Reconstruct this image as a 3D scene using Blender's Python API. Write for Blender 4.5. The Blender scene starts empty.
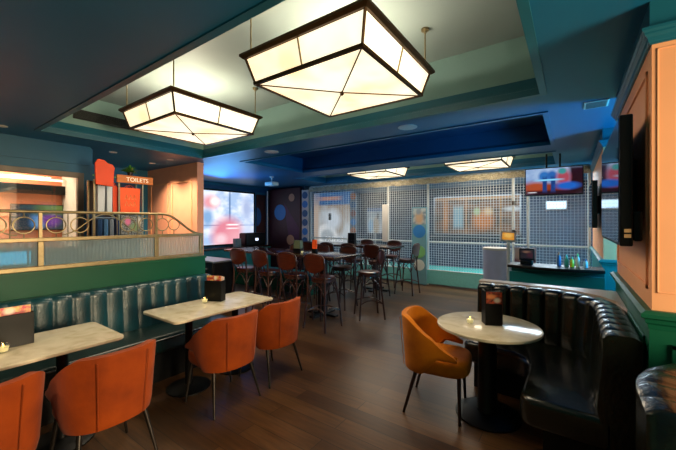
import bpy, bmesh, math, random
from mathutils import Vector, Matrix
random.seed(7)
PI = math.pi
sc = bpy.context.scene
COL = sc.collection

# ------------------------------------------------------------------ camera, world, exposure
cam_d = bpy.data.cameras.new('camera'); cam = bpy.data.objects.new('camera', cam_d); COL.objects.link(cam)
cam.location = (0, 0, 1.6); cam.rotation_euler = (PI/2, 0, math.radians(35.26))
cam_d.sensor_width = 36; cam_d.lens = 331/676*36; cam_d.shift_y = -3/676; cam_d.clip_start = 0.02
sc.camera = cam
sc.view_settings.view_transform = 'Standard'; sc.view_settings.look = 'None'
sc.view_settings.gamma = 1; sc.view_settings.use_curve_mapping = False
sc.view_settings.exposure = 0.0
sc.cycles.use_denoising = True
sc.cycles.max_bounces = 7; sc.cycles.diffuse_bounces = 4; sc.cycles.transparent_max_bounces = 12
sc.cycles.sample_clamp_indirect = 4
w = bpy.data.worlds.new('world'); sc.world = w; w.use_nodes = True
w.node_tree.nodes['Background'].inputs[0].default_value = (0.25, 0.4, 0.6, 1)
w.node_tree.nodes['Background'].inputs[1].default_value = 0.15

def area(name, loc, target, size, power, color, size_y=None, spread=PI):
    l = bpy.data.lights.new(name, 'AREA'); l.energy = power; l.color = color; l.size = size
    if size_y: l.shape = 'RECTANGLE'; l.size_y = size_y
    l.spread = spread
    o = bpy.data.objects.new(name, l); COL.objects.link(o); o.location = loc
    o.rotation_euler = (Vector(target)-Vector(loc)).to_track_quat('-Z', 'Y').to_euler()
    return o
area('window_daylight', (3.6, 1.1, 1.5), (0.3, 1.7, 1.8), 1.3, 330, (1, .80, .50), 1.5)
area('passage_light', (1.9, 4.65, 1.75), (-.6, 4.9, 2.2), .5, 120, (.04, .5, 1.0), .8)
area('games_area_light', (-3.2, 9.3, 2.74), (-3.2, 10.2, 0), 5.5, 230, (.78, .9, 1.0), 1.2)
area('games_area_light', (-.5, 9.6, 2.7), (-.6, 9.6, 0), 1.6, 190, (.7, .88, 1.0), 1.2)
area('adjoining_room_light', (-6.9, .9, 2.55), (-7.2, 1.2, 0), .5, 60, (1, .86, .66), 1.6)
area('back_room_blue_light', (-7.2, 5.2, 2.4), (-6.6, 5.4, 3.4), 1.2, 26, (.05, .4, 1.0), 1.2)

# ------------------------------------------------------------------ materials
def lin(c):
    if isinstance(c, str):
        c = c.lstrip('#'); c = [int(c[i:i+2], 16)/255 for i in (0, 2, 4)]
        c = [x/12.92 if x <= .04045 else ((x+.055)/1.055)**2.4 for x in c]
    return (*c[:3], 1)
def nmat(name):
    m = bpy.data.materials.new(name); m.use_nodes = True
    return m, m.node_tree, m.node_tree.nodes['Principled BSDF']
def mat(name, col, rough=.5, metal=0, var=.12, scale=6, bump=0, bscale=60, spec=.5, coat=0, col2=None, stretch=(1,1,1), sheen=0, emit=0):
    m, t, b = nmat(name); n = t.nodes; L = t.links
    tc = n.new('ShaderNodeTexCoord'); mp = n.new('ShaderNodeMapping'); mp.inputs['Scale'].default_value = stretch
    L.new(tc.outputs['Object'], mp.inputs[0])
    nz = n.new('ShaderNodeTexNoise'); nz.inputs['Scale'].default_value = scale; nz.inputs['Detail'].default_value = 5
    L.new(mp.outputs[0], nz.inputs[0])
    cr = n.new('ShaderNodeValToRGB'); c = lin(col)
    c2 = lin(col2) if col2 else tuple(x*(1-2*var) for x in c[:3])+(1,)
    cr.color_ramp.elements[0].color = c2; cr.color_ramp.elements[1].color = c
    cr.color_ramp.elements[0].position = .3; cr.color_ramp.elements[1].position = .68
    L.new(nz.outputs[0], cr.inputs[0]); L.new(cr.outputs[0], b.inputs['Base Color'])
    b.inputs['Roughness'].default_value = rough; b.inputs['Metallic'].default_value = metal
    b.inputs['Specular IOR Level'].default_value = spec; b.inputs['Coat Weight'].default_value = coat
    b.inputs['Sheen Weight'].default_value = sheen
    if emit: L.new(cr.outputs[0], b.inputs['Emission Color']); b.inputs['Emission Strength'].default_value = emit
    if bump:
        z2 = n.new('ShaderNodeTexNoise'); z2.inputs['Scale'].default_value = bscale; z2.inputs['Detail'].default_value = 4
        L.new(mp.outputs[0], z2.inputs[0])
        bp = n.new('ShaderNodeBump'); bp.inputs['Strength'].default_value = bump; bp.inputs['Distance'].default_value = .01
        L.new(z2.outputs[0], bp.inputs['Height']); L.new(bp.outputs[0], b.inputs['Normal'])
    return m
def emis(name, col, strength):
    m, t, b = nmat(name); b.inputs['Base Color'].default_value = lin(col)
    b.inputs['Emission Color'].default_value = lin(col); b.inputs['Emission Strength'].default_value = strength
    return m
def picture(name, ua, va, base, base2, nscale, blobs, emit=0, rough=.4, flipu=False):
    """flat artwork or screen picture: noise between two colours, then ellipses ('e') and rectangles ('r') in 0..1 coordinates"""
    m, t, b = nmat(name); n = t.nodes; L = t.links
    tc = n.new('ShaderNodeTexCoord'); sp = n.new('ShaderNodeSeparateXYZ'); L.new(tc.outputs['Generated'], sp.inputs[0])
    nz = n.new('ShaderNodeTexNoise'); nz.inputs['Scale'].default_value = nscale; nz.inputs['Detail'].default_value = 3
    L.new(tc.outputs['Generated'], nz.inputs[0])
    cr = n.new('ShaderNodeValToRGB'); cr.color_ramp.elements[0].color = lin(base2); cr.color_ramp.elements[1].color = lin(base)
    cr.color_ramp.elements[0].position = .4; cr.color_ramp.elements[1].position = .6
    L.new(nz.outputs[0], cr.inputs[0]); cur = cr.outputs[0]
    def mth(op, a, bb=None):
        k = n.new('ShaderNodeMath'); k.operation = op
        for i, x in enumerate((a, bb)):
            if x is None: continue
            if isinstance(x, (int, float)): k.inputs[i].default_value = x
            else: L.new(x, k.inputs[i])
        return k.outputs[0]
    U = sp.outputs[ua]; V = sp.outputs[va]
    if flipu: U = mth('SUBTRACT', 1.0, U)
    for kind, cu, cv, ru, rv, col, soft in blobs:
        a = mth('DIVIDE', mth('SUBTRACT', U, cu), ru); c = mth('DIVIDE', mth('SUBTRACT', V, cv), rv)
        if kind == 'e': d = mth('SQRT', mth('ADD', mth('MULTIPLY', a, a), mth('MULTIPLY', c, c)))
        else: d = mth('MAXIMUM', mth('ABSOLUTE', a), mth('ABSOLUTE', c))
        mr = n.new('ShaderNodeMapRange'); mr.clamp = True
        mr.inputs[1].default_value = 1-soft; mr.inputs[2].default_value = 1+soft; mr.inputs[3].default_value = 1; mr.inputs[4].default_value = 0
        L.new(d, mr.inputs[0])
        mx = n.new('ShaderNodeMix'); mx.data_type = 'RGBA'
        L.new(mr.outputs[0], mx.inputs[0]); L.new(cur, mx.inputs[6]); mx.inputs[7].default_value = lin(col); cur = mx.outputs[2]
    if emit:
        b.inputs['Base Color'].default_value = (.01, .01, .01, 1)
        L.new(cur, b.inputs['Emission Color']); b.inputs['Emission Strength'].default_value = emit
    else: L.new(cur, b.inputs['Base Color'])
    b.inputs['Roughness'].default_value = rough
    return m

M = {}
M['soffit'] = mat('blue_ceiling_paint', '#0f6088', .42, var=.05, scale=2)
M['tray'] = mat('pale_green_ceiling_paint', '#a2b4b6', .6, var=.04, scale=2)
M['traywall'] = mat('grey_teal_ceiling_paint', '#7c9f9b', .6, var=.04, scale=2)
M['traydark'] = mat('deep_blue_ceiling_paint', '#174a74', .5, var=.05, scale=2)
M['bluewall'] = mat('blue_wall_paint', '#12607f', .5, var=.06, scale=3)
M['teal'] = mat('teal_wood_paint', '#0a7478', .38, var=.06, scale=3)
M['green'] = mat('green_wood_paint', '#04523a', .45, var=.06, scale=3, spec=.3)
M['pink'] = mat('pink_orange_wall_paint', '#f2aa78', .6, var=.04, scale=3)
M['crown'] = mat('teal_crown_paint', '#175c70', .35, var=.05)
M['maroon'] = mat('maroon_wall_paint', '#3c0d1c', .5, var=.2, scale=3)
M['navy'] = mat('dark_navy_wall_paint', '#16324a', .6, var=.2, scale=2)
M['brass'] = mat('aged_brass', '#9c8c6a', .42, .8, var=.15, scale=20)
M['bronze'] = mat('dark_bronze', '#4a3317', .4, .7, var=.15, scale=20)
M['steel'] = mat('grey_steel', '#8a8f95', .35, .8, var=.1)
M['black'] = mat('black_metal', '#0b0c0e', .4, .3, var=.2)
M['gun'] = mat('gunmetal_leg', '#3a3430', .35, .7, var=.1)
M['white'] = mat('white_paint', '#d8d4cc', .5, var=.05)
M['plastic'] = mat('black_plastic', '#0a0a0c', .4, var=.1, spec=.25)
M['orange_velvet'] = mat('orange_velvet', '#9c4006', .75, var=.14, scale=5, bump=.15, bscale=40, sheen=.08, col2='#7a2e06', spec=.15)
M['mustard_velvet'] = mat('mustard_velvet', '#d27a08', .75, var=.14, scale=5, bump=.15, bscale=40, sheen=.08, col2='#ad5c04', spec=.15)
M['stoolwood'] = mat('dark_bentwood', '#54200f', .3, var=.25, scale=8, stretch=(1, 1, 6), coat=.3)
M['stoolframe'] = mat('dark_bentwood_frame', '#43231a', .35, var=.2, scale=10, coat=.2)
M['darkwood'] = mat('walnut_leg', '#2b140c', .35, var=.2, scale=8)
M['bartop'] = mat('polished_dark_wood', '#3f2116', .16, var=.3, scale=3, stretch=(1, 12, 1), coat=.4)
M['leather_t'] = mat('teal_leather', '#0e414c', .33, var=.25, scale=4, bump=.25, bscale=50, coat=.15)
M['leather_s'] = mat('dark_green_leather', '#0d2c2c', .32, var=.25, scale=4, bump=.25, bscale=50, coat=.15)
M['leather_b'] = mat('black_leather', '#12160e', .27, var=.3, scale=4, bump=.25, bscale=45, coat=.25)
M['leather_roll'] = mat('olive_leather', '#3b3a22', .3, var=.3, scale=6, bump=.2, bscale=50, coat=.2)
M['net'] = mat('white_netting', '#c9d2d6', .8, var=.05)
M['turf'] = mat('turquoise_turf', '#4ab4a8', .8, var=.1, scale=30)
M['shelf'] = mat('pale_stone_ledge', '#b79c86', .3, var=.08)
M['orange_bag'] = mat('orange_paper', '#ff5a10', .6, var=.06)
M['red_bag'] = mat('red_orange_paper', '#ee480c', .6, var=.06)
M['white_bag'] = mat('white_paper', '#cfd3d6', .6, var=.05)
M['signwood'] = mat('orange_signboard', '#cc6c0c', .5, var=.1, scale=8, stretch=(1, 1, 5))
M['leaf'] = mat('green_leaf', '#3f7a24', .5, var=.3)
M['lime'] = mat('lime_metal', '#6fb34a', .4, var=.1)
M['candle_wax'] = mat('cream_wax', '#f2e6a8', .5, var=.05, emit=.25)
M['bin'] = mat('pale_lilac_laminate', '#b9bdd8', .5, var=.04)
M['ivory'] = emis('warm_lamp_glass', '#ffd9a0', 1)
def diffuser():
    m, t, b = nmat('lit_lamp_diffuser'); n = t.nodes; L = t.links
    tc = n.new('ShaderNodeTexCoord'); nz = n.new('ShaderNodeTexNoise'); nz.inputs['Scale'].default_value = 2.2; nz.inputs['Detail'].default_value = 2
    L.new(tc.outputs['Object'], nz.inputs[0])
    cr = n.new('ShaderNodeValToRGB')
    cr.color_ramp.elements[0].color = (.98, .68, .36, 1); cr.color_ramp.elements[1].color = (1, .90, .66, 1)
    cr.color_ramp.elements[0].position = .35; cr.color_ramp.elements[1].position = .6
    L.new(nz.outputs[0], cr.inputs[0]); L.new(cr.outputs[0], b.inputs['Emission Color'])
    b.inputs['Base Color'].default_value = (.8, .75, .65, 1); b.inputs['Emission Strength'].default_value = LAMP
    return m
LAMP = 1.3
M['diff'] = diffuser()
def marble():
    m, t, b = nmat('cream_marble'); n = t.nodes; L = t.links
    tc = n.new('ShaderNodeTexCoord'); a = n.new('ShaderNodeTexNoise'); a.inputs['Scale'].default_value = 7; a.inputs['Detail'].default_value = 8; a.inputs['Distortion'].default_value = .8
    L.new(tc.outputs['Object'], a.inputs[0]); cr = n.new('ShaderNodeValToRGB')
    e = cr.color_ramp.elements; e[0].position = .32; e[0].color = lin('#c2b598'); e[1].position = .62; e[1].color = lin('#dcd1b8')
    k = cr.color_ramp.elements.new(.47); k.color = lin('#d3c7ac')
    L.new(a.outputs[0], cr.inputs[0]); L.new(cr.outputs[0], b.inputs['Base Color']); b.inputs['Roughness'].default_value = .16
    return m
M['marble'] = marble()
def floor_mat():
    m, t, b = nmat('dark_oak_planks'); n = t.nodes; L = t.links
    tc = n.new('ShaderNodeTexCoord'); mp = n.new('ShaderNodeMapping'); L.new(tc.outputs['Object'], mp.inputs[0])
    br = n.new('ShaderNodeTexBrick'); br.inputs['Scale'].default_value = 1; br.inputs['Brick Width'].default_value = 1.5; br.inputs['Row Height'].default_value = .16
    br.inputs['Mortar Size'].default_value = .003; br.inputs['Color1'].default_value = lin('#5e3f22'); br.inputs['Color2'].default_value = lin('#412812'); br.inputs['Mortar'].default_value = lin('#1c120a')
    br.offset = .37; L.new(mp.outputs[0], br.inputs[0])
    m2 = n.new('ShaderNodeMapping'); m2.inputs['Scale'].default_value = (1.2, 14, 1); L.new(tc.outputs['Object'], m2.inputs[0])
    nz = n.new('ShaderNodeTexNoise'); nz.inputs['Scale'].default_value = 2.5; nz.inputs['Detail'].default_value = 8; L.new(m2.outputs[0], nz.inputs[0])
    mr = n.new('ShaderNodeMapRange'); mr.inputs[1].default_value = .3; mr.inputs[2].default_value = .7; mr.inputs[3].default_value = .55; mr.inputs[4].default_value = 1.25
    L.new(nz.outputs[0], mr.inputs[0])
    mx = n.new('ShaderNodeMix'); mx.data_type = 'RGBA'; mx.blend_type = 'MULTIPLY'; mx.inputs[0].default_value = 1
    L.new(br.outputs[0], mx.inputs[6]); L.new(mr.outputs[0], mx.inputs[7]); L.new(mx.outputs[2], b.inputs['Base Color'])
    r = n.new('ShaderNodeMapRange'); r.inputs[3].default_value = .27; r.inputs[4].default_value = .45; L.new(nz.outputs[0], r.inputs[0]); L.new(r.outputs[0], b.inputs['Roughness'])
    bp = n.new('ShaderNodeBump'); bp.inputs['Strength'].default_value = .25; bp.inputs['Distance'].default_value = .01; L.new(mx.outputs[2], bp.inputs['Height']); L.new(bp.outputs[0], b.inputs['Normal'])
    return m
M['floor'] = floor_mat()
def glass_plain():
    m, t, b = nmat('clear_glass'); n = t.nodes; L = t.links
    tr = n.new('ShaderNodeBsdfTransparent'); gl = n.new('ShaderNodeBsdfGlossy'); gl.inputs['Roughness'].default_value = .03
    mx = n.new('ShaderNodeMixShader'); mx.inputs[0].default_value = .1
    L.new(tr.outputs[0], mx.inputs[1]); L.new(gl.outputs[0], mx.inputs[2]); L.new(mx.outputs[0], n['Material Output'].inputs[0])
    return m
M['glass'] = glass_plain()
def glass_fluted():
    m, t, b = nmat('fluted_glass'); n = t.nodes; L = t.links
    b.inputs['Base Color'].default_value = (.86, .95, .97, 1); b.inputs['Transmission Weight'].default_value = .85
    b.inputs['Roughness'].default_value = .12; b.inputs['IOR'].default_value = 1.15
    tc = n.new('ShaderNodeTexCoord'); wv = n.new('ShaderNodeTexWave'); wv.bands_direction = 'Y'; wv.inputs['Scale'].default_value = 10.5
    L.new(tc.outputs['Object'], wv.inputs[0]); bp = n.new('ShaderNodeBump'); bp.inputs['Strength'].default_value = 1; bp.inputs['Distance'].default_value = .003
    L.new(wv.outputs[0], bp.inputs['Height']); L.new(bp.outputs[0], b.inputs['Normal'])
    tl = n.new('ShaderNodeBsdfTranslucent'); mx = n.new('ShaderNodeMixShader'); mx.inputs[0].default_value = .3
    tl.inputs[0].default_value = (.45, .85, 1, 1); L.new(b.outputs[0], mx.inputs[1]); L.new(tl.outputs[0], mx.inputs[2]); L.new(mx.outputs[0], n['Material Output'].inputs[0])
    return m
M['fluted'] = glass_fluted()

def lettering(body, size, m, parent, loc, rot):
    cu = bpy.data.curves.new('lettering', 'FONT'); cu.body = body; cu.size = size; cu.extrude = .004; cu.align_x = 'CENTER'
    tmp = bpy.data.objects.new('lettering_curve', cu); COL.objects.link(tmp)
    me = bpy.data.meshes.new_from_object(tmp.evaluated_get(bpy.context.evaluated_depsgraph_get()))
    bpy.data.objects.remove(tmp); me.materials.clear(); me.materials.append(m)
    o = bpy.data.objects.new('lettering', me); COL.objects.link(o); o.parent = parent; o.location = loc; o.rotation_euler = rot
    return o
# ------------------------------------------------------------------ mesh helpers
def B(): return bmesh.new()
def box(bm, x0, x1, y0, y1, z0, z1):
    v = [bm.verts.new((x, y, z)) for x in (x0, x1) for y in (y0, y1) for z in (z0, z1)]
    for f in ((0,1,3,2), (4,6,7,5), (0,4,5,1), (2,3,7,6), (0,2,6,4), (1,5,7,3)): bm.faces.new([v[i] for i in f])
    return bm
def ring(bm, c, ax, r, seg, ang0=0):
    ax = Vector(ax).normalized(); u = ax.orthogonal().normalized(); v = ax.cross(u)
    return [bm.verts.new(Vector(c)+(u*math.cos(ang0+2*PI*i/seg)+v*math.sin(ang0+2*PI*i/seg))*r) for i in range(seg)]
def cyl(bm, p0, p1, r0, r1=None, seg=12):
    if r1 is None: r1 = r0
    ax = Vector(p1)-Vector(p0); a = ring(bm, p0, ax, r0, seg); b = ring(bm, p1, ax, r1, seg)
    for i in range(seg): bm.faces.new((a[i], a[(i+1) % seg], b[(i+1) % seg], b[i]))
    bm.faces.new(a[::-1]); bm.faces.new(b); return bm
def tube(bm, pts, r, seg=8, closed=False, flat=1.0):
    P = [Vector(p) for p in pts]; n = len(P); rings = []; prev = None
    for i, p in enumerate(P):
        if closed: t = P[(i+1) % n]-P[i-1]
        else: t = P[min(i+1, n-1)]-P[max(i-1, 0)]
        t.normalize()
        u = t.orthogonal().normalized() if prev is None else (prev-t*prev.dot(t)).normalized()
        prev = u; v = t.cross(u)
        rr = r(i/(n-1)) if callable(r) else r
        rings.append([bm.verts.new(p+(u*math.cos(2*PI*k/seg)+v*math.sin(2*PI*k/seg)*flat)*rr) for k in range(seg)])
    m = n if closed else n-1
    for i in range(m):
        a, b = rings[i], rings[(i+1) % n]
        for k in range(seg): bm.faces.new((a[k], a[(k+1) % seg], b[(k+1) % seg], b[k]))
    if not closed: bm.faces.new(rings[0][::-1]); bm.faces.new(rings[-1])
    return bm
def lathe(bm, prof, seg=32, c=(0, 0)):
    rs = [[bm.verts.new((c[0]+r*math.cos(2*PI*i/seg), c[1]+r*math.sin(2*PI*i/seg), z)) for i in range(seg)] for r, z in prof]
    for a, b in zip(rs, rs[1:]):
        for i in range(seg): bm.faces.new((a[i], a[(i+1) % seg], b[(i+1) % seg], b[i]))
    bm.faces.new(rs[0][::-1]); bm.faces.new(rs[-1]); return bm
def prism(bm, poly, z0, z1):
    a = [bm.verts.new((x, y, z0)) for x, y in poly]; b = [bm.verts.new((x, y, z1)) for x, y in poly]; n = len(poly)
    for i in range(n): bm.faces.new((a[i], a[(i+1) % n], b[(i+1) % n], b[i]))
    bm.faces.new(a[::-1]); bm.faces.new(b); return bm
def cushion(bm, poly, z0, z1, r, crown=.0, steps=5):
    """a plan outline with rounded top and bottom edges"""
    cx = sum(p[0] for p in poly)/len(poly); cy = sum(p[1] for p in poly)/len(poly)
    n = len(poly); nrm = []
    area2 = sum(poly[i][0]*poly[(i+1) % n][1]-poly[(i+1) % n][0]*poly[i][1] for i in range(n)); s = 1 if area2 > 0 else -1
    for i in range(n):
        dx = poly[(i+1) % n][0]-poly[i-1][0]; dy = poly[(i+1) % n][1]-poly[i-1][1]; l = math.hypot(dx, dy) or 1
        nrm.append((s*dy/l, -s*dx/l))
    lay = []
    for k in range(steps+1):
        a = PI/2*k/steps; lay.append((r*(1-math.sin(a)), z0+r*(1-math.cos(a))))
    for k in range(steps+1):
        a = PI/2*k/steps; lay.append((r*(1-math.cos(a)), z1-r*(1-math.sin(a))))
    rs = [[bm.verts.new((p[0]-nn[0]*d, p[1]-nn[1]*d, z)) for p, nn in zip(poly, nrm)] for d, z in lay]
    for a, b in zip(rs, rs[1:]):
        for i in range(n): bm.faces.new((a[i], a[(i+1) % n], b[(i+1) % n], b[i]))
    bm.faces.new(rs[0][::-1])
    bm.faces.new(rs[-1]); return bm
def rrect(x0, x1, y0, y1, r, n=6):
    out = []
    for cx, cy, a0 in ((x1-r, y1-r, 0), (x0+r, y1-r, PI/2), (x0+r, y0+r, PI), (x1-r, y0+r, 1.5*PI)):
        out += [(cx+r*math.cos(a0+PI/2*i/n), cy+r*math.sin(a0+PI/2*i/n)) for i in range(n+1)]
    return out
def mk(name, bm, m, parent=None, smooth=False, bev=0, loc=None):
    bmesh.ops.recalc_face_normals(bm, faces=bm.faces)
    me = bpy.data.meshes.new(name); bm.to_mesh(me); bm.free()
    me.materials.append(m if not isinstance(m, str) else M[m])
    if smooth:
        for p in me.polygons: p.use_smooth = True
        me.set_sharp_from_angle(angle=math.radians(48)) if hasattr(me, 'set_sharp_from_angle') else None
    o = bpy.data.objects.new(name, me); COL.objects.link(o)
    if parent: o.parent = parent
    if loc: o.location = loc
    if bev:
        md = o.modifiers.new('bevel', 'BEVEL'); md.width = bev; md.segments = 2; md.limit_method = 'ANGLE'; md.angle_limit = math.radians(50)
    return o
def S(name, bm, m, parent=None, **k):
    o = mk(name, bm, m, parent, **k)
    if parent is None: o['kind'] = 'structure'
    return o
def tag(o, label, cat, group=None, kind=None):
    o['label'] = label; o['category'] = cat
    if group: o['group'] = group
    if kind: o['kind'] = kind
    return o
def thing(name, label, cat, loc=(0, 0, 0), rz=0, group=None):
    o = bpy.data.objects.new(name, None); COL.objects.link(o); o.location = loc; o.rotation_euler = (0, 0, rz)
    o.empty_display_size = .1
    return tag(o, label, cat, group)
def dup(root, loc, rz=0, label=None, group=None):
    def cp(o, par):
        c = o.copy(); COL.objects.link(c); c.parent = par
        for ch in kids.get(o.name, []): cp(ch, c)
        return c
    kids = {}
    for o in list(COL.objects):
        if o.parent: kids.setdefault(o.parent.name, []).append(o)
    r = cp(root, None); r.location = loc; r.rotation_euler = (0, 0, rz)
    if label: r['label'] = label
    if group: r['group'] = group
    return r

# ------------------------------------------------------------------ the setting
HS, HT = 2.8, 3.4
S('floor', box(B(), -9.2, 4.2, -3.6, 12.4, -.1, 0), 'floor')
# ceiling: blue soffit with three rectangular recesses
T = [(-5.66, -.24, 1.28, 3.60, HT, 'tray'), (-5.33, -.26, 4.28, 6.06, 3.15, 'traydark'), (-6.2, -.27, 6.72, 8.12, 3.15, 'tray')]
bm = B()
ys = [-3.6]
for x0, x1, y0, y1, h, mm in T:
    box(bm, -9.2, 4.2, ys[-1], y0, HS, HS+.05); box(bm, -9.2, x0, y0, y1, HS, HS+.05); box(bm, x1, 4.2, y0, y1, HS, HS+.05); ys.append(y1)
box(bm, -9.2, 4.2, ys[-1], 12.4, HS, HS+.05)
S('ceiling', bm, 'soffit')
for i, (x0, x1, y0, y1, h, mm) in enumerate(T):
    e = .05
    top = box(B(), x0-e-.02, x1+e+.02, y0-e-.02, y1+e+.02, h, h+.04)
    S('ceiling_recess', top, mm)
    bm = B()
    for a in ((x0-e-.03, x0-e, y0-e, y1+e), (x1+e, x1+e+.03, y0-e, y1+e), (x0-e, x1+e, y0-e-.03, y0-e), (x0-e, x1+e, y1+e, y1+e+.03)): box(bm, *a, HS+.05, h)
    S('wall_recess', bm, 'traywall' if mm == 'tray' else mm)
    # stepped moulding round the recess: a closed ring swept through a profile
    bm = B(); prof = [(-.006, HS-.012), (-.006, HS+.05), (.006, HS+.055), (.006, HS+.07), (.02, HS+.10), (e-.005, HS+.17), (e, HS+.17), (e, HS+.0), (e, HS-.012)] if i != 1 else [(-.006, HS-.012), (-.006, HS+.03), (.01, HS+.035), (.01, HS+.05), (e-.005, HS+.09), (e, HS+.09), (e, HS-.012)]
    loops = []
    for d, z in prof:
        loops.append([bm.verts.new(p) for p in ((x0-d, y0-d, z), (x1+d, y0-d, z), (x1+d, y1+d, z), (x0-d, y1+d, z))])
    for a, b in zip(loops, loops[1:]+loops[:1]):
        for k in range(4): bm.faces.new((a[k], a[(k+1) % 4], b[(k+1) % 4], b[k]))
    S('trim_%d' % (i+1), bm, 'crown' if i == 0 else 'soffit')

# left wall with the window, corridor recess, pink end wall
WX = -6.31
bm = B(); wy0, wy1, wz0, wz1 = -1.2, 1.93, 1.2, 2.32
box(bm, WX-.14, WX, -3.6, wy0, 0, HS); box(bm, WX-.14, WX, wy1, 2.05, 0, HS); box(bm, WX-.14, WX, wy0, wy1, 0, wz0); box(bm, WX-.14, WX, wy0, wy1, wz1, HS)
wl = S('wall_left', bm, 'bluewall')
S('trim_4', box(B(), WX, WX+.02, -3.4, 2.05, 2.5, 2.53), 'bluewall')
bm = B()
for a in ((wy0-.07, wy1+.02, wz1-.03, wz1+.05), (wy0-.07, wy1+.02, wz0-.05, wz0+.03), (wy1-.06, wy1+.02, wz0, wz1), (wy0-.07, wy0, wz0, wz1), (.2, .25, wz0, wz1)):
    box(bm, WX-.05, WX+.03, a[0], a[1], a[2], a[3])
wf = S('window_1', bm, mat('greige_window_frame', '#7a6a58', .4), bev=.006)
mk('pane', box(B(), WX-.1, WX-.09, wy0, wy1, wz0, wz1), 'glass', wf)
S('wall_corridor', box(B(), -9.2, WX-.14, 2.05, 2.12, 0, HS), 'bluewall')
S('wall_corridor_end', box(B(), -8.3, -8.16, 2.12, 3.78, 0, HS), 'bluewall')
S('wall_pink', box(B(), -9.2, -6.12, 3.78, 3.92, 0, HS), mat('pink_wall_paint', '#e89c78', .6, var=.04))
bm = B()
for x0, x1 in ((-8.0, -7.22), (-7.08, -6.3)):
    for a in ((x0, x1, 2.42, 2.45), (x0, x1, .3, .33), (x0, x0+.03, .3, 2.45), (x1-.03, x1, .3, 2.45)): box(bm, a[0], a[1], 3.765, 3.78, a[2], a[3])
S('trim_5', bm, 'pink', bev=.004)
# adjoining room behind the window
S('wall_adjoining', box(B(), -7.64, -7.5, -3.6, 2.05, 0, HS), mat('orange_painted_wall', '#e0855c', .6, var=.05))
# far rooms
S('wall_far_left', box(B(), -9.2, -8.9, 3.92, 12.4, 0, HS), 'bluewall')
S('wall_far', box(B(), -8.9, 1.0, 11.9, 12.1, 0, HS), 'navy')
S('wall_maroon', box(B(), -8.9, -7.34, 8.2, 8.3, 0, 2.74), 'maroon')
S('wall_near', box(B(), -9.2, 4.2, -3.75, -3.6, 0, HS), 'teal')
S('wall_right_outer', box(B(), 4.0, 4.2, -3.6, 8.6, 0, HS), 'pink')
# right wall
RX = .355
def wall_block(name, x0, x1, y0, y1):
    S(name, box(B(), x0, x1, y0, y1, 1.11, 2.68), 'pink')
    S(name+'_wainscot', box(B(), x0-.012, x1, y0-.012, y1+.012, 0, 1.09), 'green' if y0 < 4 else 'teal')
    S(name+'_frieze', box(B(), x0-.01, x1, y0-.01, y1+.01, 2.62, HS), 'crown')
wall_block('wall_right', RX, 4.0, 2.46, 4.14)
wall_block('wall_right_far', .33, 2.6, 5.45, 8.15)
S('wall_passage', box(B(), 2.6, 4.0, 5.45, 5.6, 0, HS), 'bluewall')
def moulding(bm, prof, path):
    # prof: (outward, z); path: polyline [(x, y, outward normal x, y)]
    loops = [[bm.verts.new((x+nx*d, y+ny*d, z)) for d, z in prof] for x, y, nx, ny in path]
    for a, b in zip(loops, loops[1:]):
        n = len(prof)
        for k in range(n): bm.faces.new((a[k], a[(k+1) % n], b[(k+1) % n], b[k]))
    bm.faces.new(loops[0]); bm.faces.new(loops[-1][::-1]); return bm
crown_p = [(-.02, 2.565), (.010, 2.565), (.010, 2.575), (.016, 2.58), (.02, 2.60), (.034, 2.615), (.034, 2.625), (.045, 2.635), (.045, 2.65), (-.02, 2.655)]
cap_p = [(-.02, 1.02), (.016, 1.02), (.02, 1.045), (.03, 1.055), (.034, 1.075), (.05, 1.085), (.05, 1.105), (.03, 1.12), (-.02, 1.12)]
path1 = [(RX, 4.14, -1, 1), (RX, 2.46, -1, -1), (4.0, 2.46, 0, -1)]
path2 = [(.33, 8.15, -1, 1), (.33, 5.45, -1, -1), (2.6, 5.45, 0, -1)]
S('trim_6', moulding(B(), crown_p, path1), 'crown'); S('trim_7', moulding(B(), cap_p, path1), 'green')
S('trim_8', moulding(B(), crown_p, path2), 'crown'); S('trim_9', moulding(B(), cap_p, path2), 'teal')
bm = B()
def frame_x(bm, X, y0, y1, z0, z1, t=.025, d=.012, s=-1):
    for a in ((y0, y1, z0, z0+t), (y0, y1, z1-t, z1), (y0, y0+t, z0, z1), (y1-t, y1, z0, z1)): box(bm, min(X, X+s*d), max(X, X+s*d), *a)
def frame_y(bm, Y, x0, x1, z0, z1, t=.025, d=.012):
    for a in ((x0, x1, z0, z0+t), (x0, x1, z1-t, z1), (x0, x0+t, z0, z1), (x1-t, x1, z0, z1)): box(bm, a[0], a[1], Y-d, Y, a[2], a[3])
frame_x(bm, RX, 2.56, 4.04, 1.22, 2.46); frame_y(bm, 2.46, .375, 2.2, 1.215, 2.54, .008, .004)
S('trim_10', bm, 'pink', bev=.003)
bm = B(); frame_x(bm, RX-.012, 2.56, 4.0, .2, .95); frame_y(bm, 2.448, .43, 2.2, .2, .95)
S('trim_11', bm, 'green', bev=.003)
S('trim_12', box(B(), -8.9, -8.86, 5.5, 8.2, 2.62, 2.72), 'traydark')

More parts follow.
